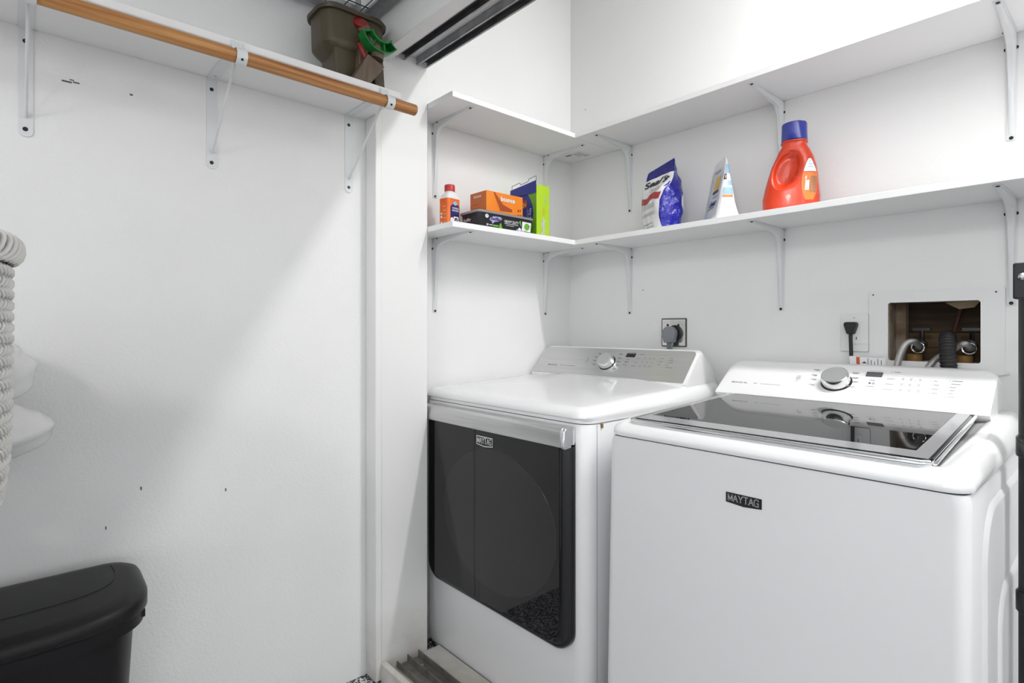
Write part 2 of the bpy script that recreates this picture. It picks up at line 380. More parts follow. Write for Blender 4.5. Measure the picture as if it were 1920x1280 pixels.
# ------------------------------------------------------------------ rod shelf on the left wall
XW, ZR, YR = .04, 1.7475, -1.0045
board('closet_rod_shelf', XW+.0005, .257, -2.75, YR, ZR, 'long white shelf above the wooden hanging rod')
ROD = (.285, 1.7145, .0155)
tag(obj('hanging_rod', MB().lathe([(ROD[2]*.9, 0), (ROD[2], .002), (ROD[2], 1.738), (ROD[2]*.9, 1.74)], (ROD[0], -2.715, ROD[1]), (0, 1, 0), 28), 'wood_rod', sm=True), 'round varnished wooden hanging rod below the left shelf', 'rod')
def make_rod_bracket():       # local: wall y=0, room -y, shelf underside z=0
    t = thing('rod_bracket', '', 'bracket', (0, 0, 0), 'white rod brackets on the left wall')
    out = rr(-.0125, .0125, -.238, -.0005, [.001, .001, .0115, .0115])
    obj('wall_plate', MB().prism(out, frame((0, -.0003, 0), (1, 0, 0), (0, 0, 1)), 0, .0024), 'bracket', t, local=True)
    obj('arm', MB().box(-.0125, .0125, -.2195, -.001, -.0024, -.0002).box(-.0125, .0125, -.2215, -.2187, -.0024, .0125), 'bracket', t, local=True, bev=.0006)
    obj('brace', MB().tube([(0, -.0015, -.192), (0, -.006, -.196), (0, -.012, -.188), (0, -.222, -.018)], .0031, 8), 'bracket', t, sm=True, local=True)
    oy, oz, R_ = -(ROD[0]-XW), ROD[1]-ZR, ROD[2]+.0016
    arc = [(oy+(R_)*math.cos(a), oz+R_*math.sin(a)) for a in [math.radians(40-290*k/28) for k in range(29)]]
    arc = [(-.2215, .010), (-.2225, -.004)]+[(oy+R_*math.cos(a), oz+R_*math.sin(a)) for a in [math.radians(35+240*k/24) for k in range(25)]]
    rings = []
    for i, (y, z) in enumerate(arc):
        p = V(0, y, z); q = V(0, arc[min(i+1, len(arc)-1)][0]-arc[max(i-1, 0)][0], arc[min(i+1, len(arc)-1)][1]-arc[max(i-1, 0)][1]).normalized(); nn = V(0, q.z, -q.y)
        rings.append([p+V(-.0115, 0, 0), p+V(.0115, 0, 0), p+V(.0115, 0, 0)+nn*.0018, p+V(-.0115, 0, 0)+nn*.0018])
    obj('rod_hook', MB().loft(rings), 'bracket', t, sm=True, local=True)
    a = math.radians(215); obj('screw', MB().disc((0, oy+(R_+.0014)*math.cos(a), oz+(R_+.0014)*math.sin(a)), (0, math.cos(a), math.sin(a)), .003, .0012, 10), 'screw', t, local=True)
    for z in (-.030, -.222): obj('screw', MB().disc((-.001, -.0026, z), (0, -1, 0), .0050, .0008, 12), 'screw', t, local=True)
    obj('screw', MB().disc((.002, -.028, -.0024), (0, 0, -1), .003, .0008, 10), 'screw_zinc', t, local=True)
    return t
rb = make_rod_bracket(); rb.location = (XW, -1.0605, ZR); rb.rotation_euler = (0, 0, PI/2); rb['label'] = 'white rod bracket under the spreader beside the door jamb'
dup(rb, (XW, -1.4435, ZR), PI/2, 'middle white rod bracket halfway along the wooden rod')
dup(rb, (XW, -1.812, ZR), PI/2, 'leftmost white rod bracket near the top left corner')

# ------------------------------------------------------------------ prints shared by both control panels
def panel_print(fr, parent, rows, cols, left, right, power, play, disp, word, dark, faint, dispm):
    b = MB(); text(b, 'BRAVOS XL', fr, sum(word[:2])/2, word[4], width=word[1]-word[0], bold=.02)
    text(b, 'MCT', fr, word[2]+.006, word[4]+.0006, width=.011, bold=.02)
    x, s = play; patch(b, fr, [(x-.0065, s-.004), (x-.0065, s+.004), (x, s)]); bar(b, fr, x+.002, x+.0032, s-.004, s+.004); bar(b, fr, x+.005, x+.0062, s-.004, s+.004)
    x, s = power
    for k in range(20):
        a0 = math.radians(120+300*k/20); a1 = math.radians(120+300*(k+1)/20)
        patch(b, fr, [(x+.0042*math.cos(a0), s+.0042*math.sin(a0)), (x+.0054*math.cos(a0), s+.0054*math.sin(a0)), (x+.0054*math.cos(a1), s+.0054*math.sin(a1)), (x+.0042*math.cos(a1), s+.0042*math.sin(a1))])
    bar(b, fr, x-.0005, x+.0005, s+.0005, s+.006)
    obj('panel_lettering', b, dark, parent)
    b = MB(); bar(b, fr, word[2]+.018, word[3], word[4]-.0006, word[4]+.0010)
    bar(b, fr, power[0]-.006, power[0]+.006, power[1]+.009, power[1]+.0105); bar(b, fr, power[0]-.006, power[0]+.004, power[1]-.0125, power[1]-.0115)
    bar(b, fr, play[0]-.008, play[0]+.006, play[1]+.011, play[1]+.0125); bar(b, fr, play[0]-.011, play[0]+.008, play[1]-.0135, play[1]-.0120)
    bar(b, fr, disp[0]+.006, disp[1]-.004, disp[3]+.004, disp[3]+.005)
    for x, s in left: bar(b, fr, x-.009, x+.006, s-.0008, s+.0012); bar(b, fr, x-.002, x+.006, s-.0038, s-.0022)
    for x, s in right: bar(b, fr, x-.006, x+.011, s-.0008, s+.0012); bar(b, fr, x-.004, x+.008, s-.0036, s-.0022); bar(b, fr, x-.006, x-.0048, s+.0028, s+.0045)
    for r_ in rows:
        bar(b, fr, r_[0][0]-.016, r_[0][0]+.002, r_[0][1]-.0007, r_[0][1]+.0007)
        for x, s in r_[1:]: bar(b, fr, x-.003, x+.003, s+.001, s+.0025); bar(b, fr, x-.0012, x+.0012, s-.004, s-.002); bar(b, fr, x+.008, x+.0095, s-.004, s-.0028)
    for x, s, w_ in cols: bar(b, fr, x-w_/2, x+w_/2, s-.0007, s+.0009); bar(b, fr, x-w_/2-.006, x-w_/2-.004, s-.0007, s+.0009)
    obj('panel_lettering', b, faint, parent)
    o, u, v, n = fr
    obj('display', MB().prism(rr(disp[0], disp[1], disp[2], disp[3], .001, 2), fr, -.0006, .0009), dispm, parent)
def knob(parent, fr, x, s, r, h):
    o, u, v, n = fr; c = o+u*x+v*s
    k = obj('knob', MB().lathe([(r*.99, 0), (r, .004), (r*.98, h*.8), (r*.94, h*.97), (r*.90, h)], c, n, 40), 'knob_chrome', parent, sm=30)
    obj('knob_base', MB().lathe([(r*1.10, 0), (r*1.06, .0025), (r*.9, .003)], c, n, 40), 'black_gloss', k, sm=30)
    obj('knob_face', MB().lathe([(r*.88, h-.0004), (r*.86, h+.0008), (r*.02, h+.0006)], c, n, 40), 'knob_face', k, sm=30)
# badge lettering with slab serifs
GL = {'M': [(0, 0, 0, 1), (1, 0, 1, 1), (0, 1, .5, .1), (1, 1, .5, .1)], 'A': [(0, 0, .5, 1), (1, 0, .5, 1), (.2, .35, .8, .35)], 'Y': [(0, 1, .5, .48), (1, 1, .5, .48), (.5, 0, .5, .5)],
      'T': [(0, 1, 1, 1), (.5, 0, .5, 1)], 'G': [(1, .82, .75, 1), (.75, 1, .25, 1), (.25, 1, 0, .75), (0, .75, 0, .25), (0, .25, .25, 0), (.25, 0, .95, 0), (.95, 0, .95, .45), (.95, .45, .6, .45)]}
SF = {'M': [(0, 0), (1, 0), (0, 1), (1, 1)], 'A': [(0, 0), (1, 0)], 'Y': [(0, 1), (1, 1), (.5, 0)], 'T': [(.5, 0)], 'G': []}
def slab(mb, s, fr, x0, x1, y0, y1, th, d):
    n = len(s); cw = (x1-x0)/n
    for i, ch in enumerate(s):
        ax = x0+i*cw+cw*.10; aw = cw*.80; h = y1-y0; P = lambda p, q: (ax+p*aw, y0+q*h)
        for a, b_, c, e in GL[ch]:
            p = Vector(P(a, b_)); q = Vector(P(c, e)); t = (q-p).normalized(); nn = Vector((-t.y, t.x))*th/2; p = p-t*th*.3; q = q+t*th*.3
            patch(mb, fr, [tuple(p-nn), tuple(q-nn), tuple(q+nn), tuple(p+nn)], d)
        for a, b_ in SF[ch]:
            x, y = P(a, b_); bar(mb, fr, x-th*.9, x+th*.9, y-th*.3, y+th*.3, d)
    return mb
def badge(parent, cx, y, z0, z1, w_, plate, rim, letter, dd=.003):
    fr = frame((cx, y, z0), (1, 0, 0), (0, 0, 1)); h = z1-z0; W2 = w_/2
    out = [(-W2, .0), (-W2, h), (W2, h), (W2, 0), (0, -h*.16)]
    o = obj('badge', MB().prism(out, fr, 0, dd), rim, parent)
    k = .0022; ins = [(-W2+k, k*.9), (-W2+k, h-k), (W2-k, h-k), (W2-k, k*.9), (0, -h*.16+k*1.1)]
    obj('badge_face', MB().prism(ins, fr, dd-.0004, dd+.0004), plate, o)
    b = MB(); slab(b, 'MAYTAG', fr, -W2+k*2, W2-k*2, h*.20, h*.86, .0019, dd+.0008); obj('badge_lettering', b, letter, o)
def cap_mesh(x0, x1, y0, y1, rc, rings, zfun, fill, front=0):
    """rings: list of (inset, kind, val, front_inset); kind 'z' absolute height, 'f' fraction (zb, f) of the way to zfun"""
    R_ = []
    for ins, kind, val, fi in rings:
        pts = rr(x0+ins, x1-ins, y0+ins+fi, y1-ins, max(rc-ins, .004), 6); ring = []
        for x, y in pts:
            z = val if kind == 'z' else val[0]+(zfun(x, y)-val[0])*val[1]+(val[2] if len(val) > 2 else 0)
            ring.append(V(x, y, z))
        R_.append(ring)
    mb = MB().loft(R_, True, False)
    ins, kind, val, fi = rings[-1]
    last = R_[-1]; n = len(last); base = len(mb.v)-n
    prev = list(range(base, base+n)); cx = (x0+x1)/2
    for k in range(1, fill+1):
        f = k/(fill+.6); pts = []
        for p in last:
            q = V(cx+(p.x-cx)*(1-f), (y0+y1)/2+(p.y-(y0+y1)/2)*(1-f), 0); q.z = zfun(q.x, q.y)+(val[2] if kind == 'f' and len(val) > 2 else 0); pts.append(q)
        m0 = len(mb.v); mb.v += [tuple(q) for q in pts]
        for j in range(n): mb.f.append((prev[j], prev[(j+1) % n], m0+(j+1) % n, m0+j))
        prev = list(range(m0, m0+n))
    mb.f.append(tuple(prev)); return mb
def console(x0, x1, prof, rend, slope_len):
    """prof(c) -> closed (y,z) outline whose top is pulled down the slope by c; ends rounded with radius rend"""
    rings = []
    for k in range(7):
        a = math.radians(90*k/6); e = rend*(1-math.cos(a)); c = rend*(1-math.sin(a)); rings.append((x0+e, c))
    rings += [(x0+x1-x, c) for x, c in reversed(rings)]
    return MB().loft([[V(x, y, z) for y, z in prof(c)] for x, c in rings])

# ------------------------------------------------------------------ dryer
t = thing('dryer', 'white front-loading dryer with a black glass door and silver console', 'dryer', (.3735, -.40, 0))
obj('cabinet', MB().loft([[V(x, y, z) for x, y in rr(.008+i, .739-i, -.762+i, -.05, [.02, .02, .04, .04])] for z, i in ((.02, .004), (.03, 0), (.838, 0), (.8445, .003))]), 'enamel_front', t, sm=True)
dz = lambda x, y: lerp([(-.768, .889), (-.72, .893), (-.6, .900), (-.4, .912), (-.27, .919), (-.05, .919)], y)-.005*max(0, abs(x-.3735)/.37)**3
rings = [(.002, 'z', .8470, .008), (.002, 'z', .8555, .008), (0, 'z', .861, 0)]
for k in range(1, 8):
    a = math.radians(90*k/7); rings.append((.034*(1-math.cos(a)), 'f', (.861, math.sin(a)), 0))
obj('top', cap_mesh(.005, .742, -.770, -.045, .045, rings, dz, 8), 'enamel', t, sm=55)
obj('seam_gap', MB().loft([[V(x, y, z) for x, y in rr(.012, .735, -.756, -.06, .036)] for z in (.840, .850)]), 'print_dark', t)
obj('panel_seam', MB().box(.7385, .7396, -.7178, -.7164, .03, .842), 'print_grey', t)
obj('clip', MB().box(.7385, .7430, -.702, -.696, .833, .8440), 'brass_cap', t)
for x in (.06, .69):
    for y in (-.70, -.11): obj('foot', MB().lathe([(.020, 0), (.020, .010), (.010, .012), (.010, .022)], (x, y, 0), (0, 0, 1), 14), 'rubber_black', t)
def dprof(c):
    f = c/.136
    return [(-.257, .872), (-.257, .913), (-.167-.09*f, 1.015-.102*f), (-.155-.05*f, 1.019-.102*f), (-.105-.02*f, .975-.060*f), (-.052, .895), (-.05, .872)]
con = obj('console', console(.020, .722, dprof, .020, .136), 'plastic_white', t, sm=40)
frd = frame((0, -.257, .913), (1, 0, 0), (0, .09, .102))
pn = obj('control_panel', MB().prism(rr(.024, .708, .004, .134, [.014, .014, .003, .006]), frd, -.001, .0022), 'silver', con)
frp = (frd[0]+frd[3]*.0018, *frd[1:])
panel_print(frp, pn, [[(.504, .0945), (.524, .096), (.543, .096), (.56, .096)], [(.501, .0765), (.521, .078), (.54, .078), (.559, .078)], [(.499, .060), (.519, .061), (.538, .062), (.556, .062)]],
            [(.592, .098, .012), (.592, .0845, .013), (.590, .0725, .012), (.627, .1003, .012), (.629, .0913, .016), (.630, .0814, .020), (.622, .0716, .010), (.633, .0613, .024), (.505, .1125, .018)],
            [(.318, .1087), (.309, .092), (.311, .0756), (.317, .0578)], [(.412, .1102), (.416, .092), (.418, .0761), (.421, .0597), (.414, .0425)],
            (.275, .0743), (.456, .0761), (.440, .480, .098, .1155), (.088, .138, .156, .232, .043), 'print_dark', 'print_mid', 'display')
knob(pn, frp, .373, .068, .031, .024)
# door
frf = frame((0, -.764, 0), (1, 0, 0), (0, 0, 1))
def door_ring(i, d): return [V(x, -.764-d, z) for x, z in rr(.072+i, .707-i, .262+i, .800, [.006, .006, .050-i*.5, .050-i*.5], 8)]
dr = obj('door', MB().loft([door_ring(0, 0), door_ring(0, .016), door_ring(.003, .024), door_ring(.010, .030), door_ring(.018, .032)]), 'black_gloss', t, sm=50)
obj('door_glass', MB().loft([[V(x, -.7955-d, z) for x, z in rr(.086+i, .682-i, .282+i, .798, [.004, .004, .036, .036], 8)] for d, i in ((0, 0), (.0018, 0), (.0026, .001))]), 'glass_black', dr)
obj('door_window', MB().loft([[V(.425+.250*s_*math.cos(a), -.7980-d, .535+.205*s_*math.sin(a)) for a in [2*PI*k/48 for k in range(48)]] for d, s_ in ((0, 1), (.0006, .997))]), 'window_black', dr)
hd = obj('door_handle', MB().loft([[V(x, y, z) for y, z in ((-.764, .7905), (-.8055, .7885), (-.8085, .794), (-.8065, .832), (-.800, .8385), (-.764, .8385))] for x in (.074, .696)]), 'silver', dr, bev=.002)
obj('handle_end', MB().loft([[V(x, y, z) for y, z in ((-.764, .7865), (-.805, .7845), (-.8090, .791), (-.8070, .832), (-.800, .8385), (-.764, .8385))] for x in (.6962, .7070)]), 'chrome', dr, bev=.004)
badge(dr, .384, -.7980, .746, .772, .075, 'black_gloss', 'chrome', 'chrome', .0025)

# ------------------------------------------------------------------ washer
WX0, WX1, WC = .795, 1.492, 1.1435
t = thing('washer', 'white top-loading washer with a dark glass lid and white console', 'washing machine', (WC, -.40, 0))
obj('cabinet', MB().loft([[V(x, y, z) for x, y in rr(WX0+i, WX1-i, -.742-l+i, -.05, [.02, .02, .022, .022])] for z, i, l in ((.02, .004, .022), (.03, 0, .022), (.30, 0, .014), (.815, 0, 0), (.829, .004, 0))]), 'enamel_front', t, sm=True)
# embossed arch on the side wall
fs = frame((WX1-.001, 0, 0), (0, 1, 0), (0, 0, 1))
obj('side_emboss', MB().loft([[V(WX1-.001+d, y, z) for y, z in rr(-.645+i, -.10-i, .06+i, .790-i, [.06, .09, .02, .02], 8)] for d, i in ((0, 0), (.006, .012), (.0065, .016))]), 'enamel_front', t, sm=True)
obj('side_emboss', MB().loft([[V(WX1+.005+d, y, z) for y, z in rr(-.53+i, -.16-i, .08+i, .62-i, [.05, .07, .02, .02], 8)] for d, i in ((0, 0), (.005, .012), (.0055, .016))]), 'enamel_front', t, sm=True)
zf_side = [(-.742, .856), (-.72, .864), (-.663, .872), (-.60, .877), (-.495, .884), (-.353, .891), (-.235, .895), (-.05, .895)]
zf_mid = [(-.742, .842), (-.70, .847), (-.66, .853), (-.56, .862), (-.40, .874), (-.235, .888), (-.05, .890)]
def wz(x, y):
    k = min(1, max(0, (abs(x-WC)-.268)/.045)); k = k*k*(3-2*k); return lerp(zf_mid, y)*(1-k)+lerp(zf_side, y)*k
rings = [(.001, 'z', .8325, 0), (0, 'z', .836, 0)]
for k in range(1, 8):
    a = math.radians(90*k/7); rings.append((.028*(1-math.cos(a)), 'f', (.836, math.sin(a)), 0))
rings.append((.044, 'f', (.836, 1.0), 0)); rings.append((.052, 'f', (.836, 1.0, -.004), 0)); rings.append((.075, 'f', (.836, 1.0, -.005), 0))
obj('top_deck', cap_mesh(WX0-.002, WX1+.002, -.745, -.045, .04, rings, wz, 10), 'enamel', t, sm=60)
obj('seam_gap', MB().loft([[V(x, y, z) for x, y in rr(WX0+.007, WX1-.007, -.735, -.06, .02)] for z in (.826, .836)]), 'print_dark', t)
for x in (.85, 1.44):
    for y in (-.70, -.11): obj('foot', MB().lathe([(.020, 0), (.020, .010), (.010, .012), (.010, .022)], (x, y, 0), (0, 0, 1), 14), 'rubber_black', t)
# lid: tapering glass sheet in a chrome-edged frame
LZ = lambda y: .8715+(.898-.8715)*(y+.712)/(.712-.238)
def lid_pt(u, v): y = -.712+(.712-.238)*v; hw = .298-(.298-.283)*v; return V(WC-.003+(u*2-1)*hw, y, LZ(y))
def lid_ring(i, dz_): return [lid_pt(a, b_)+V(0, 0, dz_) for a, b_ in rr(i, 1-i, i*1.25, 1-i, [.03, .03, .05, .05], 5)]
ld = obj('lid', MB().loft([lid_ring(0, -.013), lid_ring(0, -.003), lid_ring(.006, 0)]), 'black_gloss', t, sm=30)
gp = [(.012, .015), (.988, .015), (.988, .985), (.012, .985)]
obj('lid_glass', MB().loft([[lid_pt(a, b_)+V(0, 0, d) for a, b_ in gp] for d in (-.0005, .0010)]), 'glass_black', ld)
def strip(a0, a1, b0, b1): return MB().loft([[lid_pt(a, b_)+V(0, 0, d) for a, b_ in ((a0, b0), (a1, b0), (a1, b1), (a0, b1))] for d in (.0010, .0013)])
obj('glass_border', strip(.012, .988, .022, .125), 'lid_border', ld)
obj('glass_border', strip(.945, .988, .1255, .985), 'lid_border', ld)
obj('glass_border', strip(.012, .030, .1255, .985), 'lid_border', ld)
obj('front_trim', MB().tube([lid_pt(.012, -.006)+V(0, 0, -.004)]+[lid_pt(u_, -.012)+V(0, -.001, -.004) for u_ in (.03, .3, .6, .9, .975)]+[lid_pt(.993, .004)+V(0, 0, -.004)], .0066, 14), 'chrome', ld, sm=True)
obj('lid_gap_shade', MB().loft([[lid_pt(u_, .004)+V(0, 0, -.0125), lid_pt(u_, .02)+V(0, 0, -.0125), lid_pt(u_, .02)+V(0, 0, -.025), lid_pt(u_, .004)+V(0, 0, -.025)] for u_ in (.02, .98)]), 'rubber_black', ld)  # black bar standing in for the shadow gap under the lid front
obj('side_trim', MB().tube([lid_pt(1.004, v_)+V(0, 0, -.003) for v_ in (.012, .2, .5, .8, .96, .985)], .0045, 10), 'chrome', ld, sm=True)
obj('side_trim', MB().tube([lid_pt(-.004, v_)+V(0, 0, -.003) for v_ in (.012, .2, .5, .8, .985)], .0045, 10), 'chrome', ld, sm=True)
for u_ in (.07, .93): obj('hinge', MB().box(*(lambda c: (c.x-.03, c.x+.03, c.y-.004, c.y+.012, c.z-.006, c.z+.0015))(lid_pt(u_, 1.0))), 'silver', ld, bev=.001)
def wprof(c):
    f = c/.149
    return [(-.230, .880), (-.247, .899), (-.243, .905), (-.127-.12*f, .987-.088*f), (-.110-.085*f, .9925-.090*f), (-.055-.03*f, .962-.06*f), (-.050, .88)]
con = obj('console', console(.812, 1.450, wprof, .034, .149), 'plastic_white', t, sm=50)
frw = frame((0, -.247, .899), (1, 0, 0), (0, .12, .088)); frp = (frw[0]+frw[3]*.0012, *frw[1:])
panel_print(frp, con, [[(1.252, .104), (1.271, .105), (1.288, .105), (1.307, .105)], [(1.253, .083), (1.272, .085), (1.289, .084), (1.307, .085)], [(1.253, .062), (1.273, .063), (1.291, .063), (1.310, .063)]],
            [(1.338, .105, .008), (1.341, .090, .012), (1.341, .0744, .012), (1.342, .060, .012), (1.380, .109, .020), (1.378, .0975, .018), (1.374, .0854, .012), (1.374, .0743, .010), (1.373, .0625, .010), (1.375, .0508, .012), (1.254, .1317, .014), (1.416, .0432, .012)],
            [(1.065, .1249), (1.065, .1021), (1.068, .0843), (1.070, .0612), (1.075, .0397)], [(1.160, .1204), (1.163, .1004), (1.166, .0846), (1.163, .0632), (1.172, .042)],
            (1.026, .0844), (1.207, .0823), (1.187, 1.224, .109, .127), (.845, .893, .912, .988, .0485), 'print_dark', 'print_grey', 'display_grey')
knob(con, frp, 1.1255, .078, .0345, .027)
badge(t, 1.137, -.7425, .736, .756, .073, 'black_gloss', 'black_gloss', 'silver', .003)

# ------------------------------------------------------------------ outlets and the washer box
t = thing('dryer_outlet', 'square steel dryer outlet plate on the back wall above the dryer', 'outlet', (.5175, 0, 1.02))
obj('plate_rim', MB().prism(rr(.4655, .5705, 1.0225, 1.1285, .003, 2), frame((0, -.0002, 0), (1, 0, 0), (0, 0, 1)), 0, .0030), 'plate_edge', t)
obj('plate', MB().prism(rr(.470, .566, 1.027, 1.124, .002, 2), frame((0, -.0030, 0), (1, 0, 0), (0, 0, 1)), 0, .0016), 'steel_plate', t)
for x in (.493, .538): obj('screw', MB().disc((x, -.0046, 1.103), (0, -1, 0), .0045, .001, 12), 'screw', t)
obj('receptacle', MB().lathe([(.029, 0), (.029, .005), (.026, .008)], (.524, -.0046, 1.074), (0, -1, 0), 28), 'black_plastic', t, sm=30)
p = thing('dryer_plug', 'grey right-angle plug and cord in the steel outlet plate', 'plug', (.510, -.04, 1.0))
hd_ = [(.0265*math.cos(a), .0265*math.sin(a)) for a in [math.radians(-20+220*k/20) for k in range(21)]]+[(-.019, -.034), (.019, -.034)]
obj('head', MB().prism(hd_, frame((.5145, -.0128, 1.072), (1, 0, 0), (0, 0, 1)), 0, .026), 'plug_grey', p, bev=.004)
for dx in (-.0075, 0, .0075): obj('cord', MB().tube(smooth([(.5145+dx, -.026, 1.041), (.5145+dx, -.026, 1.02), (.5145+dx*.9, -.024, .98), (.5145+dx*.9, -.020, .93), (.5145+dx*.9, -.020, .86)], 4), .0042, 8), 'cord_grey', p, sm=True)

t = thing('washer_outlet', 'white wall outlet plate behind the washer console', 'outlet', (1.1145, 0, 1.02))
obj('plate', MB().prism(rr(1.078, 1.151, 1.023, 1.134, .004, 3), frame((0, -.0002, 0), (1, 0, 0), (0, 0, 1)), 0, .0048), 'plastic_white', t, bev=.0015)
obj('receptacle', MB().prism(rr(1.097, 1.132, 1.045, 1.112, .003, 3), frame((0, -.005, 0), (1, 0, 0), (0, 0, 1)), 0, .0022), 'plastic_white', t)
b = MB(); fo = frame((0, -.0072, 0), (1, 0, 0), (0, 0, 1))
for x in (1.107, 1.121): bar(b, fo, x-.0012, x+.0012, 1.058, 1.066)
obj('slot', b, 'print_dark', t); obj('screw', MB().disc((1.1145, -.005, 1.121), (0, -1, 0), .002, .0006, 8), 'print_grey', t)
p = thing('washer_plug', 'black plug and cord in the white outlet beside the box opening', 'plug', (1.1145, -.03, 1.0))
obj('head', MB().prism([(-.0165, .018), (-.012, .021), (.012, .021), (.0165, .018), (.0165, .012), (.0085, -.014), (-.0085, -.014), (-.0165, .012)], frame((1.1105, -.0074, 1.088), (1, 0, 0), (0, 0, 1)), 0, .024), 'rubber_black', p, bev=.003)
obj('cord', MB().tube(smooth([(1.1105, -.022, 1.076), (1.1105, -.022, 1.06), (1.1115, -.022, 1.03), (1.112, -.022, .99), (1.112, -.022, .90)], 4), .0052, 10), 'rubber_black', p, sm=True)
t = thing('warning_tag', 'white paper tag with an orange band standing behind the washer console', 'tag', (1.15, -.027, .95))
ft = frame((1.112, -.030, .945), (1, .10, 0), (-.04, 0, 1))
tg = obj('card', MB().prism(rr(0, .088, 0, .066, .002, 2), ft, -.0004, .0004), 'label_white', t)
b = MB(); bar(b, ft, .017, .026, .02, .064, .0008); obj('card_band', b, 'tag_orange', tg)
b = MB(); text(b, 'WARNING', (ft[0]+ft[1]*.0215+ft[2]*.046+ft[3]*.0010, ft[2], -ft[1], ft[3]), 0, 0, width=.026, height=.0045); obj('card_print', b, 'label_red', tg)
b = MB(); patch(b, ft, [(.030, .046), (.037, .052), (.043, .046)], .0008); 
for k in range(5): bar(b, ft, .045+.008*k, .0465+.008*k, .038, .060-.004*(k % 3), .0008)
bar(b, ft, .026, .086, .0642, .0648, .0008); obj('card_print', b, 'print_dark', tg)

t = thing('access_panel', 'white access panel around the washer hose box on the back wall', 'access panel', (1.30, 0, .975))
fo = frame((0, -.0002, 0), (1, 0, 0), (0, 0, 1))
# ring plate with a round-cornered opening
oo = rr(1.153, 1.447, .973, 1.196, .008, 6); ii = rr(1.199, 1.400, 1.001, 1.1625, .007, 6)
P = lambda pts, d: [V(x, -.0003-d, z) for x, z in pts]
b = MB(); n = len(oo); b.v = [tuple(q) for q in P(oo, 0)+P(oo, .0055)+P(ii, .0055)+P(ii, 0)]
for k in range(3):
    for q in range(n): b.f.append((k*n+q, k*n+(q+1) % n, (k+1)*n+(q+1) % n, (k+1)*n+q))
obj('plate', b, 'plastic_white', t, sm=30)
for x, z in ((1.163, 1.186), (1.430, 1.182)): obj('screw', MB().disc((x, -.0056, z), (0, -1, 0), .0022, .0008, 8), 'screw', t)
obj('chip', MB().box(1.442, 1.456, -.006, -.001, .976, .982), 'plastic_white', t)
t = thing('wall_cavity', 'dark timber cavity with hoses and valves inside the access panel', 'cavity', (1.30, .1, .99))
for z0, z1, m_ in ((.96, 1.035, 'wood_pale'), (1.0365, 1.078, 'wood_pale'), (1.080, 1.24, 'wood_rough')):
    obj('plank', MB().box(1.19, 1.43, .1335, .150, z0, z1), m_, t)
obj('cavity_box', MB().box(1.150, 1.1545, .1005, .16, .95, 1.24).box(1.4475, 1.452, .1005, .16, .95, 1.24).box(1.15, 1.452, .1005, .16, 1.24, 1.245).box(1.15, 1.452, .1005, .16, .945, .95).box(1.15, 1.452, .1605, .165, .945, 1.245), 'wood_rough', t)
obj('stud', MB().box(1.158, 1.1885, .1005, .132, .955, 1.235), 'stud_dirty', t)
obj('side_board', MB().box(1.1975, 1.2005, .004, .098, 1.0, 1.163).box(1.2005, 1.2240, .070, .098, 1.0, 1.163), 'stud_dirty', t)
obj('torn_sheet', MB().prism([(0, 0), (.075, .004), (.062, -.014), (.030, -.018)], frame((1.318, .05, 1.160), (1, 0, 0), (0, 0, 1)), 0, .002), 'torn_paper', t)
obj('pipe', MB().tube([(1.315, .11, 1.03), (1.345, .11, 1.158)], .0045, 8), 'pipe_red', t)
for x in (1.262, 1.372):
    vv = obj('valve', MB().lathe([(.0115, 0), (.0115, .030), (.015, .032), (.015, .050)], (x, .085, 1.045), (0, -1, 0), 16).tube([(x, .07, 1.045), (x, .07, 1.086)], .006, 8).box(x-.020, x+.020, .062, .074, 1.084, 1.092), 'black_gloss', t, sm=35)
    tr = [[V(x+(.0145+.0020*math.cos(2*PI*q/8))*math.cos(2*PI*k/24), .026+.0020*math.sin(2*PI*q/8), 1.038+(.0145+.0020*math.cos(2*PI*q/8))*math.sin(2*PI*k/24)) for q in range(8)] for k in range(25)]
    obj('coupling_ring', MB().loft(tr, False, False), 'chrome', vv, sm=True)
    obj('cap', MB().lathe([(.0175, 0), (.0185, .003), (.0185, .017), (.016, .020)], (x-.012, .045, .9995), (0, 0, 1), 20), 'brass_cap', t, sm=35)
def hose(name, pts, r, m_, label):
    return tag(obj(name, MB().tube(smooth(pts, 8), r, 14), m_, sm=True), label, 'hose')
hose('braided_hose', [(1.262, .034, 1.040), (1.262, .012, 1.050), (1.258, -.010, 1.055), (1.245, -.022, 1.048), (1.232, -.026, 1.015), (1.224, -.026, .975), (1.220, -.026, .92)], .0085, 'braid', 'braided steel hose curling from the left valve behind the washer')
hose('braided_hose', [(1.372, .034, 1.040), (1.366, .016, 1.050), (1.352, .018, 1.045), (1.333, .024, 1.028), (1.312, .010, 1.014), (1.298, -.012, .994), (1.288, -.022, .965), (1.284, -.024, .90)], .0085, 'braid', 'braided steel hose from the right valve passing behind the black hose')
pts = smooth([(1.324, .085, 1.030), (1.326, .050, 1.058), (1.330, .010, 1.066), (1.335, -.016, 1.040), (1.339, -.0265, .995), (1.342, -.0265, .95), (1.342, -.0265, .90)], 22)
rad = [.0170+(.0022 if (k % 4) < 2 else 0)*(1 if k > 30 else .15) for k in range(len(pts))]
tag(obj('drain_hose', MB().tube(pts, rad, 18), 'rubber_black', sm=60), 'black corrugated drain hose hooked into the wall box', 'hose')

# ------------------------------------------------------------------ goods on the short lower shelf
ZS = ZL+TH+.0004
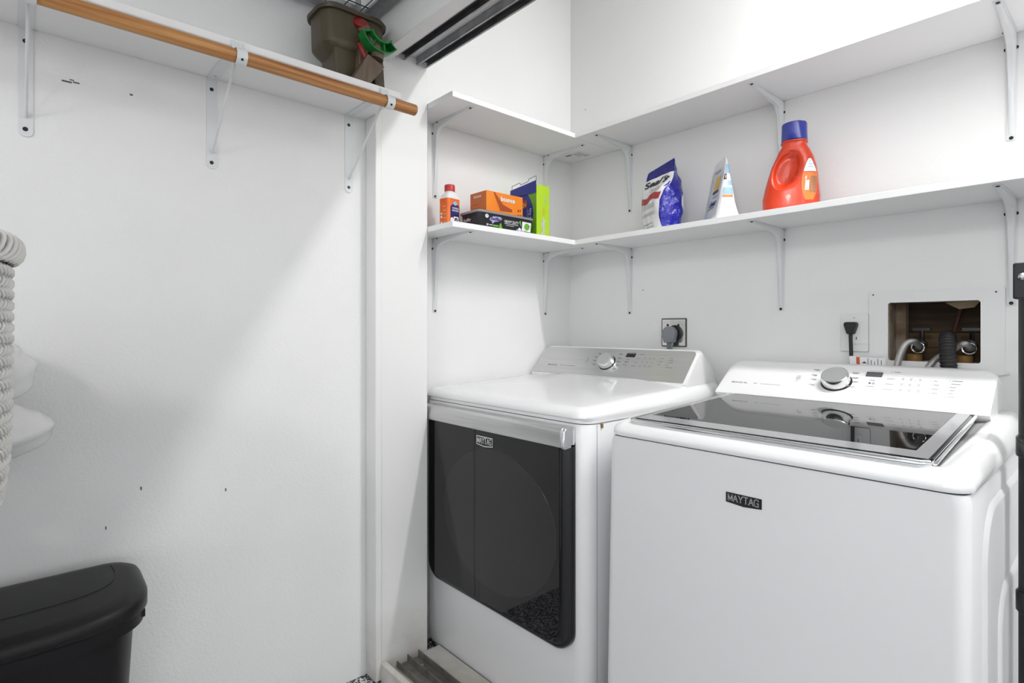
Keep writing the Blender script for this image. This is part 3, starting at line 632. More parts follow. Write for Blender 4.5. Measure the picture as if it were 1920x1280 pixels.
# bottle of washing machine cleaner
t = thing('cleaner_bottle', 'small white bottle with a red cap and orange label', 'bottle', (.105, -.725, ZS))
def sq(cx, cy, a, b_, z, r, ang): 
    c, s_ = math.cos(ang), math.sin(ang); return [V(cx+x*c-y*s_, cy+x*s_+y*c, z) for x, y in rr(-a, a, -b_, b_, r, 5)]
AB = math.radians(8); bx, by = .108, -.728
obj('body', MB().loft([sq(bx, by, a, b_, ZS+z, r, AB) for z, a, b_, r in ((0, .021, .027, .008), (.003, .023, .029, .010), (.098, .023, .029, .010), (.108, .0215, .0275, .011), (.118, .0185, .021, .013), (.124, .0155, .016, .0145), (.130, .0145, .0148, .0145))]), 'bottle_white', t, sm=True)
obj('cap', MB().lathe([(.0175, 0), (.018, .002), (.018, .019), (.0165, .022)], (bx, by, ZS+.127), (0, 0, 1), 24), 'red_cap', t, sm=30)
lb = obj('label', MB().loft([sq(bx, by, .0235, .0295, ZS+z, .010, AB) for z in (.004, .100)], False, False), 'label_orange', t, sm=True)
ux = V(-math.sin(AB), math.cos(AB), 0); nx = V(math.cos(AB), math.sin(AB), 0)
fb = (V(bx, by, ZS)+nx*.0238, ux, V(0, 0, 1), nx)
b = MB(); patch(b, fb, [(-.019, .030), (.021, .022), (.021, .072), (.016, .080), (-.010, .080), (-.019, .072)]); obj('label_print', b, 'label_navy', lb)
b = MB(); text(b, 'WASHING', fb, .003, .068, width=.030, height=.006, d=.0009, bold=.02); text(b, 'MACHINE', fb, .003, .060, width=.029, height=.006, d=.0009, bold=.02); patch(b, fb, ell(-.012, .027, .008, .009, 16), .0009); patch(b, fb, rr(-.005, .017, .006, .040, .002, 2), .0009); obj('label_print', b, 'label_white', lb)
b = MB(); patch(b, fb, ell(.006, .028, .0075, .0085, 18), .0012); bar(b, fb, -.003, .015, .041, .046, .0012); obj('label_print', b, 'label_black', lb)
b = MB(); patch(b, fb, ell(.006, .028, .003, .0035, 14), .0014); patch(b, fb, ell(.002, .084, .009, .007, 18), .0009); obj('label_print', b, 'label_sky', lb)
vy = V(-math.sin(AB), math.cos(AB), 0); fb2 = (V(bx, by, ZS)-vy*.0298, nx, V(0, 0, 1), -vy)
b = MB()
for k, (z, h) in enumerate(((.012, .010), (.034, .008), (.046, .006))): bar(b, fb2, -.012, -.004, z, z+h)
for k in range(5): bar(b, fb2, .001, .013, .02+.013*k, .0212+.013*k)
obj('label_print', b, 'label_white', lb)

# black tub of cloths
t = thing('wipes_tub', 'low black plastic tub of floor cloths under the orange box', 'tub', (.157, -.557, ZS))
TX0, TX1, TY0, TY1 = .104, .210, -.683, -.432
def tubring(i, z, r=.012): return [V(x, y, ZS+z) for x, y in rr(TX0+i, TX1-i, TY0+i, TY1-i, r, 4)]
obj('body', MB().loft([tubring(.008, 0), tubring(.006, .003), tubring(.002, .052)]), 'label_black', t, sm=True)
ldd = obj('lid', MB().loft([tubring(-.002, .052, .014), tubring(-.003, .054, .014), tubring(-.003, .058, .014), tubring(0, .0605, .012), tubring(.006, .061, .012), tubring(.010, .0575, .010)]), 'tub_lid', t, sm=True)
b = MB()
fx = frame((TX1-.0040, TY0, ZS+.026), (0, 1, 0), (.072, 0, 1))
text(b, 'HEAVY DUTY', fx, .148, .008, width=.066, height=.0095, d=.0014, bold=.01); bar(b, fx, .116, .180, -.0005, .001, .0014); bar(b, fx, .122, .160, -.006, -.005, .0014)
text(b, '20', fx, .040, -.012, width=.009, d=.0014, bold=.03); bar(b, fx, .048, .062, -.013, -.0105, .0014)
patch(b, fx, ell(.036, .016, .0075, .0065, 18), .0014); patch(b, fx, [(.198, -.015), (.240, -.017), (.242, .016), (.198, .017)], .0014)
patch(b, fx, ell(.187, -.012, .006, .006, 12), .0014)
obj('tub_print', b, 'label_white', t)
b = MB(); patch(b, fx, [(.048, .004), (.058, .000), (.062, -.008), (.070, .000), (.092, .004), (.104, .013), (.096, .019), (.064, .018), (.052, .013)], .0014); obj('tub_print', b, 'label_lilac', t)
b = MB(); text(b, 'Swiffer', fx, .076, .010, width=.046, height=.012, d=.0020, bold=.03, shear=.2); patch(b, fx, ell(.232, .004, .004, .004, 3), .0020); text(b, 'V', fx, .036, .016, height=.006, d=.002, bold=.02); obj('tub_print', b, 'label_navy', t)
b = MB(); patch(b, fx, ell(.221, .000, .0125, .0125, 20), .0020); patch(b, fx, [(.092, -.02), (.108, -.022), (.100, .000), (.094, -.004)], .0012); patch(b, fx, [(.182, .012), (.190, .020), (.194, -.002)], .0012); bar(b, fx, .064, .090, -.015, -.0095, .0012); obj('tub_print', b, 'label_green', t)
b = MB()
for q in range(7): patch(b, fx, ell(.176+.005*q, -.0165+.003*math.sin(q*2), .005, .004, 8), .0013)
obj('tub_print', b, 'label_lilac', t)
fy = frame((TX0, TY0+.0040, ZS+.026), (1, 0, 0), (0, -.072, 1))
b = MB(); text(b, 'Swiffer', fy, .040, .006, width=.042, height=.011, d=.0014, bold=.02, shear=.2); obj('tub_print', b, 'label_grey', t)

# orange dryer sheet box on the tub
ZT = ZS+.0612
t = thing('dryer_sheet_box', 'orange carton of dryer sheets lying on the black tub', 'box', (.135, -.542, ZT))
OX0, OX1, OY0, OY1, OZ = .091, .181, -.627, -.457, ZT+.076
obj('carton', MB().box(OX0, OX1, OY0, OY1, ZT, OZ), 'box_orange', t, bev=.0012)
fx = frame((OX1, OY0, ZT), (0, 1, 0), (0, 0, 1)); fy = frame((OX0, OY0, ZT), (1, 0, 0), (0, 0, 1))
b = MB(); patch(b, fy, [(.001, .001), (.089, .001), (.089, .075), (.001, .075)], .0003); obj('carton_end', b, 'box_orange_side', t)
b = MB(); patch(b, fx, [(.032, .074), (.038, .074), (.076, .036), (.118, .024), (.118, .015), (.062, .012), (.056, .030)], .0006)
for k in range(7): patch(b, fx, ell(.034+.0035*k, .070-.0075*k, .0016, .0016, 8), .0008)
obj('slot', b, 'box_slot', t)
b = MB(); text(b, 'bounce', fx, .098, .056, width=.066, d=.0012, bold=.03); obj('carton_print', b, 'label_white', t)
b = MB(); text(b, 'bounce', fy, .042, .062, width=.040, d=.0010, bold=.03); obj('carton_print', b, 'label_white', t)
b = MB(); patch(b, fx, ell(.148, .024, .004, .005, 12), .0008); patch(b, fx, ell(.158, .026, .003, .005, 12), .0008); bar(b, fx, .144, .152, .006, .011, .0008); bar(b, fx, .156, .163, .007, .012, .0008)
for k in range(2): bar(b, fy, .012, .052, .020+.012*k, .0215+.012*k, .0008)
obj('carton_print', b, 'box_slot', t)

# lime and blue cloth refill box
t = thing('cloth_refill_box', 'tall lime green and blue cloth refill box on the short shelf', 'box', (.129, -.372, ZS))
GX0, GX1, GY0, GY1, GH = .058, .200, -.405, -.338, .192
obj('carton', MB().box(GX0, GX1, GY0, GY1, ZS, ZS+GH), 'box_lime', t, bev=.0015)
fy = frame((GX0, GY0, ZS), (1, 0, 0), (0, 0, 1)); fx = frame((GX1, GY0, ZS), (0, 1, 0), (0, 0, 1))
b = MB(); patch(b, fy, [(.001, .001), (.141, .001), (.141, .191), (.001, .191)], .0003); obj('carton_front', b, 'box_green', t)
b = MB(); patch(b, fy, [(.001, .001), (.088, .001), (.106, .03), (.118, .055), (.125, .085), (.122, .115), (.110, .140), (.094, .164), (.001, .164)], .0007); obj('carton_print', b, 'box_blue', t)
obj('top_flap', MB().prism([(0, .162), (.142, .162), (.142, .206), (.001, .192)], (fy[0]-V(0, .0018, 0), *fy[1:]), 0, .0015), 'box_blue', t)
b = MB(); w0 = fy[0]-V(0, .0025, 0)
b.tube([w0+V(x, 0, z) for x, z in ((.010, .192), (.010, .207), (.055, .212), (.057, .204), (.100, .208), (.103, .217), (.142, .222), (.142, .204))], .0011, 6); obj('hanger', b, 'label_navy', t)
b = MB(); bar(b, fy, .064, .092, .112, .142, .0010); obj('carton_print', b, 'label_red', t)
b = MB(); text(b, '24', fy, .078, .124, width=.022, height=.018, d=.0013, bold=.03, shear=.2); obj('carton_print', b, 'label_gold', t)
frv = (fy[0]+V(.109, 0, .070), V(0, 0, -1), V(1, 0, 0), fy[3]); b = MB(); text(b, 'Dry Cloths', frv, 0, 0, width=.075, height=.012, d=.0012, bold=.02); bar(b, frv, -.034, .018, -.010, -.0088, .0012)
for k in (.062, .092): bar(b, fy, k, k+.0008, .02, .110, .0010)
obj('carton_print', b, 'label_white', t)
frv = (fx[0]+V(0, .030, .040), V(0, 0, 1), V(0, -1, 0), fx[3]); b = MB(); text(b, 'Swiffer', frv, 0, -.003, width=.066, height=.019, d=.0010, bold=.05, shear=.1); obj('carton_print', b, 'label_grey', t)
b = MB(); frv2 = (fx[0]+V(0, .036, .095), V(0, 0, 1), V(0, -1, 0), fx[3]); text(b, 'NEW', frv2, 0, 0, width=.028, height=.011, d=.0008); bar(b, frv2, .018, .034, -.003, -.0022); obj('carton_print', b, 'label_orange2', t)
b = MB(); patch(b, fx, ell(.043, .140, .004, .006, 12)); obj('carton_print', b, 'label_sky', t)

# ------------------------------------------------------------------ goods on the long lower shelf
# salt bag
AS = math.radians(-34); sx_, sy_ = .545, -.122
t = thing('salt_bag', 'blue and white plastic salt bag with a gathered top', 'bag', (sx_, sy_, ZS))
lv = [(0, .066, .034, 0, 0, 0, 0), (.006, .076, .042, 0, 0, 0, 0), (.05, .081, .046, 0, 0, 0, 0), (.10, .080, .047, 0, 0, 0, 0), (.140, .077, .042, .0, 0, .03, 8), (.165, .068, .032, -.002, .001, .10, 22), (.190, .056, .021, -.004, .002, .2, 38), (.212, .050, .012, -.004, .003, .32, 50), (.232, .046, .006, -.003, .004, .45, 57), (.240, .043, .0035, -.002, .004, .5, 58)]
def lvv(z): return [lerp([(l[0], l[i]) for l in lv], z) for i in range(1, 7)]
def bag_pt(x, y, z):
    hw, hd, dx, dy, tl, tw = lvv(z); a = AS+math.radians(tw); c, s_ = math.cos(a), math.sin(a)
    X, Y = x+dx, y+dy; return V(sx_+X*c-Y*s_, sy_+X*s_+Y*c, ZS+z+tl*x)
rnd = random.Random(3); rings = []
for r_ in range(31):
    z = .240*r_/30; hw, hd = lvv(z)[:2]; ring = []
    for i, (x, y) in enumerate(rr(-hw, hw, -hd, hd, max(min(hw, hd)*.55, .0005), 7)):
        k = min(1, z/.02); e = .0016*k*(math.sin(i*.7+z*70)+math.sin(i*.5-z*110)+rnd.uniform(-.6, .6))
        ring.append(bag_pt(x+e*.6, y+e*(1 if hd > .01 else .3), z))
    rings.append(ring)
body = obj('film', MB().loft(rings), 'film_blue', t, sm=70)
def bag_face(pts, dd):
    """points lying on the front of the bag, given as (x across, z up)"""
    out = []
    for x, z in pts:
        hw, hd, dx, dy, tl, tw = lvv(z); xx = max(-hw, min(hw, x)); r_ = min(hw, hd)*.55; k = max(0, abs(xx)-(hw-r_))
        out.append(bag_pt(xx, -(hd-r_+math.sqrt(max(0, r_*r_-k*k)))-dd, z))
    return out
def grid_patch(x0, x1, z0, z1, dd, nx=14, nz=18, edge=None):
    vs_ = []
    for j_ in range(nz+1):
        for i in range(nx+1):
            z = z0+(z1-z0)*j_/nz; hw = lvv(z)[0]; x = max(x0, -hw)+(min(x1, hw)-max(x0, -hw))*i/nx
            if edge: z = edge(x, z, j_/nz)
            vs_ += bag_face([(x, z)], dd+.0012*math.sin(x*150+z*60))
    return MB().add(vs_, [(j_*(nx+1)+i, j_*(nx+1)+i+1, (j_+1)*(nx+1)+i+1, (j_+1)*(nx+1)+i) for j_ in range(nz) for i in range(nx)])
obj('front_print', grid_patch(-.080, .074, .004, .196, .0045), 'film_white', t, sm=70)
obj('red_band', grid_patch(-.080, .070, .108, .130, .0060, 14, 4, lambda x, z, f: z+.005*math.sin(x*70)+.05*x), 'label_red', t, sm=70)
obj('top_band', grid_patch(-.080, .080, .197, .238, .0036, 12, 8), 'film_navy', t, sm=70)
def bag_text(s, x0, x1, z0, z1, bold=.02):
    pts, ff, w_, h_ = text_data(s, bold); q = []
    for x, y in pts: q += bag_face([((x0+x1)/2+x/w_*(x1-x0), (z0+z1)/2+y/h_*(z1-z0))], .0064)
    return MB().add(q, ff)
obj('bag_lettering', bag_text("Seal's", -.046, .058, .162, .188, .03), 'label_black', t)
obj('bag_lettering', bag_text('Salt', -.002, .058, .140, .153, .0), 'print_grey', t)
for z in (.094, .086, .066, .060, .030, .018):
    q = bag_face([(-.045, z), (0, z), (.055-.02*(z < .05), z), (.055-.02*(z < .05), z+.0018), (0, z+.0018), (-.045, z+.0018)], .0062); obj('small_print', MB().add(q, [(0, 1, 4, 5), (1, 2, 3, 4)]), 'print_grey', t)
obj('tear_strip', MB().box(sx_+.060, sx_+.064, sy_+.012, sy_+.034, ZS+.075, ZS+.125), 'label_white', t)

# stand-up pouch of cleaner
AP = math.radians(-43); px, py = .765, -.120
t = thing('cleaner_pouch', 'white standing cleaner pouch with pale blue print between bag and jug', 'pouch', (px, py, ZS))
ux_ = V(math.cos(AP), math.sin(AP), 0); ny_ = V(math.sin(AP), -math.cos(AP), 0)
# local a: across the wide face, d: thickness.  wide at the foot, pinched flat at the top
def pring(z, hw, hd, lean): return [V(px, py, ZS+z)+ux_*x+ny_*(y+lean) for x, y in rr(-hw, hw, -hd, hd, min(hw, hd)*.7, 5)]
plv = [(0, .068, .046, 0), (.004, .072, .050, 0), (.03, .073, .036, .002), (.06, .072, .027, .004), (.10, .070, .020, .004), (.14, .066, .012, .003), (.175, .060, .006, .002), (.200, .050, .0022, .001), (.208, .040, .0014, .001)]
obj('pouch_film', MB().loft([pring(*l) for l in plv]), 'film_white', t, sm=60)
def pface(pts, dd, side=1):
    out = []
    for x, z in pts:
        hd = lerp([(l[0], l[2]) for l in plv], z); hw = lerp([(l[0], l[1]) for l in plv], z); ln = lerp([(l[0], l[3]) for l in plv], z)
        xx = max(-hw, min(hw, x)); r_ = min(hw, hd)*.7; k = max(0, abs(xx)-(hw-r_)); dep = hd-r_+math.sqrt(max(0, r_*r_-k*k))
        out.append(V(px, py, ZS+z)+ux_*xx+ny_*(side*(dep+dd)+ln))
    return out
def pgrid(x0, x1, z0, z1, dd=.0008, nx=6, nz=8, top=None):
    vs_ = []
    for j in range(nz+1):
        for i in range(nx+1):
            x = x0+(x1-x0)*i/nx; zz = z0+(z1-z0)*j/nz
            if top: zz = z0+(top(i/nx)-z0)*j/nz
            vs_ += pface([(x, zz)], dd)
    return MB().add(vs_, [(j*(nx+1)+i, j*(nx+1)+i+1, (j+1)*(nx+1)+i+1, (j+1)*(nx+1)+i) for j in range(nz) for i in range(nx)])
obj('front_print', pgrid(-.070, .058, .014, .180, .0008), 'label_grey', t, sm=60)
obj('pouch_print', pgrid(-.070, .000, .006, .026, .0016, 5, 3), 'label_sky', t, sm=60)
obj('pouch_print', pgrid(.000, .040, .105, .150, .0018, 4, 5), 'label_gold', t, sm=60)
obj('pouch_print', pgrid(-.006, .044, .096, .106, .0018, 4, 2), 'label_navy', t, sm=60)
pts, ff, w_, h_ = text_data('clear', .03); q = []
for x, y in pts: q += pface([(.012+x/w_*.066, .066+y/h_*.020)], .0022)
obj('pouch_lettering', MB().add(q, ff), 'label_navy', t)
b = MB()
for z, x0, x1 in ((.050, -.03, .03), (.084, .0, .045), (.168, -.02, .03)): b.add(pface([(x0, z), (x1, z), (x1, z+.002), (x0, z+.002)], .002), [(0, 1, 2, 3)])
obj('pouch_lettering', b, 'print_dark', t)
# side gusset facing the room: blue swooshes and small print
def gface(pts, dd):
    out = []
    for y, z in pts:
        hw = lerp([(l[0], l[1]) for l in plv], z); hd = lerp([(l[0], l[2]) for l in plv], z); ln = lerp([(l[0], l[3]) for l in plv], z)
        yy = y*hd; k = max(0, abs(yy)-hd*.3)/(hd*.7); r_ = hd*.7
        out.append(V(px, py, ZS+z)+ux_*(hw-r_+r_*math.sqrt(max(0, 1-k*k))+dd)+ny_*(ln+yy))
    return out
def ggrid(y0, y1, z0, z1, dd=.0010, ny2=8, nz=6):
    vs_ = []
    for j in range(nz+1):
        for i in range(ny2+1): vs_ += gface([(y0+(y1-y0)*i/ny2, z0+(z1-z0)*j/nz)], dd)
    return MB().add(vs_, [(j*(ny2+1)+i, j*(ny2+1)+i+1, (j+1)*(ny2+1)+i+1, (j+1)*(ny2+1)+i) for j in range(nz) for i in range(ny2)])
obj('gusset_print', ggrid(-.95, .7, .150, .180), 'label_sky', t, sm=60)
obj('gusset_print', ggrid(-.9, .1, .112, .126), 'label_sky', t, sm=60)
obj('gusset_print', ggrid(-.7, .7, .084, .104), 'label_sky', t, sm=60)
obj('gusset_print', ggrid(-.6, .7, .074, .081), 'label_orange2', t, sm=60)
obj('gusset_print', ggrid(.25, .85, .130, .148), 'label_navy', t, sm=60); obj('gusset_print', ggrid(.4, .7, .134, .144, .0018), 'label_gold', t, sm=60)
b = MB()
for k in range(7): q = gface([(-.6, .018+.007*k), (.5, .018+.007*k), (.5, .0192+.007*k), (-.6, .0192+.007*k)], .0016); b.add(q, [(0, 1, 2, 3)])
obj('gusset_print', b, 'label_grey', t)

# detergent jug
t = thing('detergent_jug', 'red-orange detergent jug with a blue cap on the long shelf', 'jug', (.985, -.125, ZS))
AJ = math.radians(20); jx, jy = .983, -.122
uj = V(math.cos(AJ), math.sin(AJ), 0); nj = V(math.sin(AJ), -math.cos(AJ), 0)
jl = [(0, .066, .040, 0), (.004, .072, .045, 0), (.015, .0755, .047, 0), (.045, .0765, .047, 0), (.08, .071, .046, .002), (.11, .066, .044, .005), (.14, .059, .042, .007), (.165, .050, .038, .009), (.185, .041, .034, .009), (.196, .0345, .031, .009), (.203, .0325, .030, .009), (.212, .0325, .030, .009)]
NJ = 64; zs_ = [l[0] for l in jl]; rows = []
NZ = 60
for r_ in range(NZ+1):
    z = .212*(r_/NZ); hw = lerp([(l[0], l[1]) for l in jl], z); hd = lerp([(l[0], l[2]) for l in jl], z); dx = lerp([(l[0], l[3]) for l in jl], z); ring = []
    for k in range(NJ):
        a = 2*PI*k/NJ; ex = .72; cx_, sy2 = math.cos(a), math.sin(a)
        x = hw*math.copysign(abs(cx_)**ex, cx_); y = hd*math.copysign(abs(sy2)**ex, sy2)
        # hand-hold: a deep scoop on both broad faces, behind the handle at the left end
        e = ((x+dx+.012-.20*(z-.12))/.032)**2+((z-.125)/.050)**2
        k_ = max(0, min(1, (1.45-e)/.95)); y *= 1-.60*k_*k_*(3-2*k_)
        ring.append(V(jx, jy, ZS+z)+uj*(x+dx)+nj*(-y))
    rows.append(ring)
jug = obj('body', MB().loft(rows), 'jug_red', t, sm=70)
obj('cap', MB().lathe([(.034, 0), (.0355, .002), (.0345, .048), (.033, .052), (.030, .0535)], V(jx, jy, ZS+.2125)+uj*.009, (0, 0, 1), 40, (1, .95)), 'jug_cap', t, sm=30)
obj('neck_ring', MB().lathe([(.0335, 0), (.0365, .001), (.0365, .004), (.0335, .005)], V(jx, jy, ZS+.206)+uj*.009, (0, 0, 1), 40, (1, .95)), 'jug_red', t, sm=30)
def jface(pts, dd):
    out = []
    for x, z in pts:
        hw = lerp([(l[0], l[1]) for l in jl], z); hd = lerp([(l[0], l[2]) for l in jl], z); dx = lerp([(l[0], l[3]) for l in jl], z)
        q = min(.995, abs(x)/hw); y = hd*(1-q**(2/.72))**(.72/2)
        e = ((x+dx+.012-.20*(z-.12))/.032)**2+((z-.125)/.050)**2
        k_ = max(0, min(1, (1.45-e)/.95)); y *= 1-.60*k_*k_*(3-2*k_)
        out.append(V(jx, jy, ZS+z)+uj*(x+dx)+nj*(y+dd))
    return out
def jgrid(f0, f1, z0, z1, dd, nx=10, nz=14):
    vs_ = []
    for j in range(nz+1):
        z = z0+(z1-z0)*j/nz
        for i in range(nx+1): x = f0(z)+(f1(z)-f0(z))*i/nx; vs_ += jface([(x, z)], dd)
    return MB().add(vs_, [(j*(nx+1)+i, j*(nx+1)+i+1, (j+1)*(nx+1)+i+1, (j+1)*(nx+1)+i) for j in range(nz) for i in range(nx)])
L0 = lambda z: .026+.012*((z-.09)/.06)**2-(.0 if z > .03 else .0); L1 = lambda z: lerp([(.03, .058), (.05, .066), (.09, .066), (.12, .060), (.155, .044)], z)
lb = obj('label', jgrid(L0, L1, .030, .110, .0012), 'jug_label', t, sm=70)
obj('label_print', jgrid(lambda z: L0(z)+.001, lambda z: L1(z)-.001, .112, .150, .0014), 'label_white', lb, sm=70)
obj('label_print', jgrid(lambda z: .048, lambda z: L1(z)-.001, .050, .098, .0018), 'jug_label_dim', lb, sm=70)
b = MB(); b.add(jface([(.036, .058), (.046, .058), (.046, .086), (.036, .086)], .0024), [(0, 1, 2, 3)]); b.add(jface([(.035, .088), (.038, .088), (.038, .098), (.035, .098)], .0024), [(0, 1, 2, 3)]); obj('label_print', b, 'label_white', lb)
b = MB()
for z in (.124, .132, .140): b.add(jface([(.040, z), (.052, z), (.052, z+.002), (.040, z+.002)], .0024), [(0, 1, 2, 3)])
obj('label_print', b, 'label_sky', lb)

# ------------------------------------------------------------------ hand spreader on the rod shelf
ZP = ZR+TH+.0004
t = thing('hand_spreader', 'olive hand-held seed spreader with green and red parts on the left shelf', 'spreader', (.15, -1.12, ZP))
def hr(cx, cy, a, b_, z, r): return [V(x, y, z) for x, y in rr(cx-a, cx+a, cy-b_, cy+b_, r, 6)]
hx, hy = .150, -1.118
obj('hopper', MB().loft([hr(hx, hy-.004, .036, .056, 1.838, .02), hr(hx, hy, .058, .082, 1.862, .034), hr(hx, hy, .064, .090, 1.872, .038), hr(hx, hy, .065, .091, 1.884, .040), hr(hx, hy, .067, .093, 1.957, .042)]), 'olive', t, sm=35)
obj('hopper_rim', MB().loft([hr(hx, hy, .066, .092, 1.9565, .042), hr(hx, hy, .075, .101, 1.957, .048), hr(hx, hy, .077, .103, 1.966, .050), hr(hx, hy, .072, .098, 1.973, .046)]), 'olive_dark', t, sm=35)
obj('gear_housing', MB().loft([hr(hx+.012, hy-.026, .046, .035, ZP, .008), hr(hx+.012, hy-.026, .046, .037, 1.858, .010)]), 'olive', t, sm=35)
obj('back_leg', MB().loft([hr(hx+.03, hy+.074, .030, .016, ZP, .004), hr(hx+.03, hy+.066, .028, .018, 1.866, .004)]), 'olive', t, sm=35)
obj('handle_strut', MB().loft([hr(.216, -1.112, .016, .010, ZP, .003), hr(.216, -1.110, .016, .011, 1.84, .003), hr(.212, -1.096, .018, .013, 1.90, .003), hr(.206, -1.090, .016, .014, 1.925, .003)]), 'taupe', t, sm=35)
obj('handle_arm', MB().tube(smooth([(.198, -1.112, 1.945), (.216, -1.106, 1.934), (.232, -1.092, 1.908), (.238, -1.080, 1.884), (.240, -1.070, 1.862), (.240, -1.072, 1.845)], 6), .0175, 16), 'taupe', t, sm=60)
obj('dial', MB().lathe([(.019, -.004), (.021, .002), (.020, .010), (.013, .014)], (.216, -1.112, 1.938), (.75, -.45, .45), 24, (1.25, .8)), 'red_plastic', t, sm=40)
obj('trigger', MB().tube(smooth([(.236, -1.124, 1.872), (.244, -1.120, 1.855), (.242, -1.110, 1.838)], 5), .0065, 10), 'red_plastic', t, sm=60)
obj('spout', MB().loft([[V(.238, y, z)+V(dx, 0, 0) for dx, y, z in ((-.016, a, c), (.016, a, c), (.016, a2, c2), (-.016, a2, c2))] for a, c, a2, c2 in ((-1.150, ZP, -1.098, ZP), (-1.128, 1.806, -1.078, 1.792), (-1.106, 1.846, -1.054, 1.826))]), 'taupe', t, bev=.003)
DC = V(.246, -1.068, 1.918); A0, A1 = 196, 322
def arcw(r0, r1, xa, xb):
    gr = []
    for k in range(19):
        a = math.radians(A0+(A1-A0)*k/18); d = V(0, math.cos(a), math.sin(a)); gr.append([DC+d*r0+V(xa, 0, 0), DC+d*r0+V(xb, 0, 0), DC+d*r1+V(xb, 0, 0), DC+d*r1+V(xa, 0, 0)])
    return MB().loft(gr)
df = obj('deflector', arcw(.060, .0565, -.014, .018), 'green_plastic', t, sm=50)
obj('deflector_back', arcw(.0565, .034, -.014, -.011), 'green_plastic', df, sm=50)
obj('deflector_lip', arcw(.036, .031, -.014, .024), 'green_plastic', df, sm=50)
for a in (198, 238, 280, 320):
    a = math.radians(a); d = V(0, math.cos(a), math.sin(a)); p_ = V(0, -math.sin(a), math.cos(a))*.0015
    obj('deflector_rib', MB().loft([[DC+d*r_+p_*s_+V(x, 0, 0) for s_, x in ((-1, -.011), (1, -.011), (1, .017), (-1, .017))] for r_ in (.035, .0575)]), 'green_plastic', df)

# ------------------------------------------------------------------ overhead wire rack near the ceiling
t = thing('overhead_rack', 'steel angle overhead rack with a wire deck in the top left corner', 'rack', (.7, -1.9, 2.02))
RX0, RX1, RY0, RY1, RZ = .075, 1.25, -2.75, -1.020, 2.030
obj('side_angle', MB().box(RX0, RX0+.0025, RY0, RY1, RZ, RZ+.045).box(RX0, RX0+.035, RY0, RY1, RZ-.002, RZ), 'galvanised', t)
obj('side_angle', MB().box(RX1-.0025, RX1, RY0, RY1, RZ, RZ+.045).box(RX1-.035, RX1, RY0, RY1, RZ-.002, RZ), 'galvanised', t)
obj('end_angle', MB().box(RX0+.003, RX1-.003, RY1-.0025, RY1, RZ, RZ+.045).box(RX0+.036, RX1-.036, RY1-.035, RY1, RZ-.002, RZ), 'galvanised', t)
obj('end_angle', MB().box(RX0+.003, RX1-.003, RY0, RY0+.0025, RZ, RZ+.045).box(RX0+.036, RX1-.036, RY0, RY0+.035, RZ-.002, RZ), 'galvanised', t)
for k in range(34): y = RY1-.045-.05*k; obj('wire', MB().tube([(RX0+.01, y, RZ+.002), (RX1-.01, y, RZ+.002)], .0016, 5), 'track_dark', t)
for k in range(11): x = RX0+.075+.10*k; obj('wire', MB().tube([(x, RY0+.01, RZ+.0055), (x, RY1-.01, RZ+.0055)], .0020, 5), 'track_dark', t)
for x in (RX0+.002, RX1-.037):
    for y in (RY0+.003, RY1-.0375): obj('hanger', MB().box(x+.001, x+.034, y+.0005, y+.003, RZ+.0075, 2.4995), 'galvanised', t)

# ------------------------------------------------------------------ lamps (tube fixtures on the ceilings)
def fixture(name, label, c, L_, zc):
    t = thing(name, label, 'ceiling light', (c[0], c[1], zc))
    obj('housing', MB().box(c[0]-L_/2-.03, c[0]+L_/2+.03, c[1]-.05, c[1]+.05, c[2]+.02, zc-.0005), 'plastic_white', t, bev=.006)
    obj('tube', MB().lathe([(.010, 0), (.013, .004), (.013, L_-.004), (.010, L_)], (c[0]-L_/2, c[1], c[2]), (1, 0, 0), 16), 'tube_glow', t, sm=True)
    for s_ in (-1, 1): obj('socket', MB().box(c[0]+s_*(L_/2+.012)-.010, c[0]+s_*(L_/2+.012)+.010, c[1]-.016, c[1]+.016, c[2]-.016, c[2]+.0215), 'plastic_white', t)
fixture('closet_light', 'fluorescent tube fixture on the closet ceiling above the washer', CLOSET_LAMP, 0.97, 2.68)
for GL_, gm, lab in zip(GARAGE_LAMPS, ('globe_glow', 'globe_glow_fill'), ('right globe lamp on the garage ceiling behind the camera', 'left globe lamp added behind the camera to brighten the dryer front')):
    t = thing('globe_light', lab, 'ceiling light', (GL_[0], GL_[1], 2.5), 'globe lamps on the garage ceiling')
    obj('canopy', MB().lathe([(.07, 0), (.07, .012), (.04, .03), (.036, .075)], (GL_[0], GL_[1], 2.4995), (0, 0, -1), 28), 'plastic_white', t, sm=40)
    obj('globe', MB().lathe([(GLOBE_R*math.sin(PI*k/20), -GLOBE_R*math.cos(PI*k/20)) for k in range(1, 20)], GL_, (0, 0, 1), 32), gm, t, sm=True)

# ------------------------------------------------------------------ left foreground: bin, stand, basket, bagged bundle
t = thing('trash_bin', 'black plastic trash bin with a domed lid against the left wall', 'trash bin', (.24, -1.86, 0))
BY1 = -1.632; BYC = -1.838; BL = .225
def dring(i, z, front=0., k=1.):
    # D-shaped outline: straight along the wall, bulging to the room
    pts = []; x0 = .068+i; yl = BL-i
    N_ = 36
    for q in range(N_+1):
        a = -PI/2+PI*q/N_; c_, s_ = math.cos(a), math.sin(a)
        y = yl*math.copysign(abs(s_)**.62, s_); x = x0+(.118+front-2*i)*1.0+(.255-.118+front*.3)*abs(c_)**.72
        pts.append(V(x, BYC+y, z))
    rc = .05
    pts += [V(x0+rc-rc*math.sin(PI/2*k_/7), BYC+yl-rc+rc*math.cos(PI/2*k_/7), z) for k_ in range(8)]+[V(x0+rc-rc*math.cos(PI/2*k_/7), BYC-yl+rc-rc*math.sin(PI/2*k_/7), z) for k_ in range(8)]
    return pts
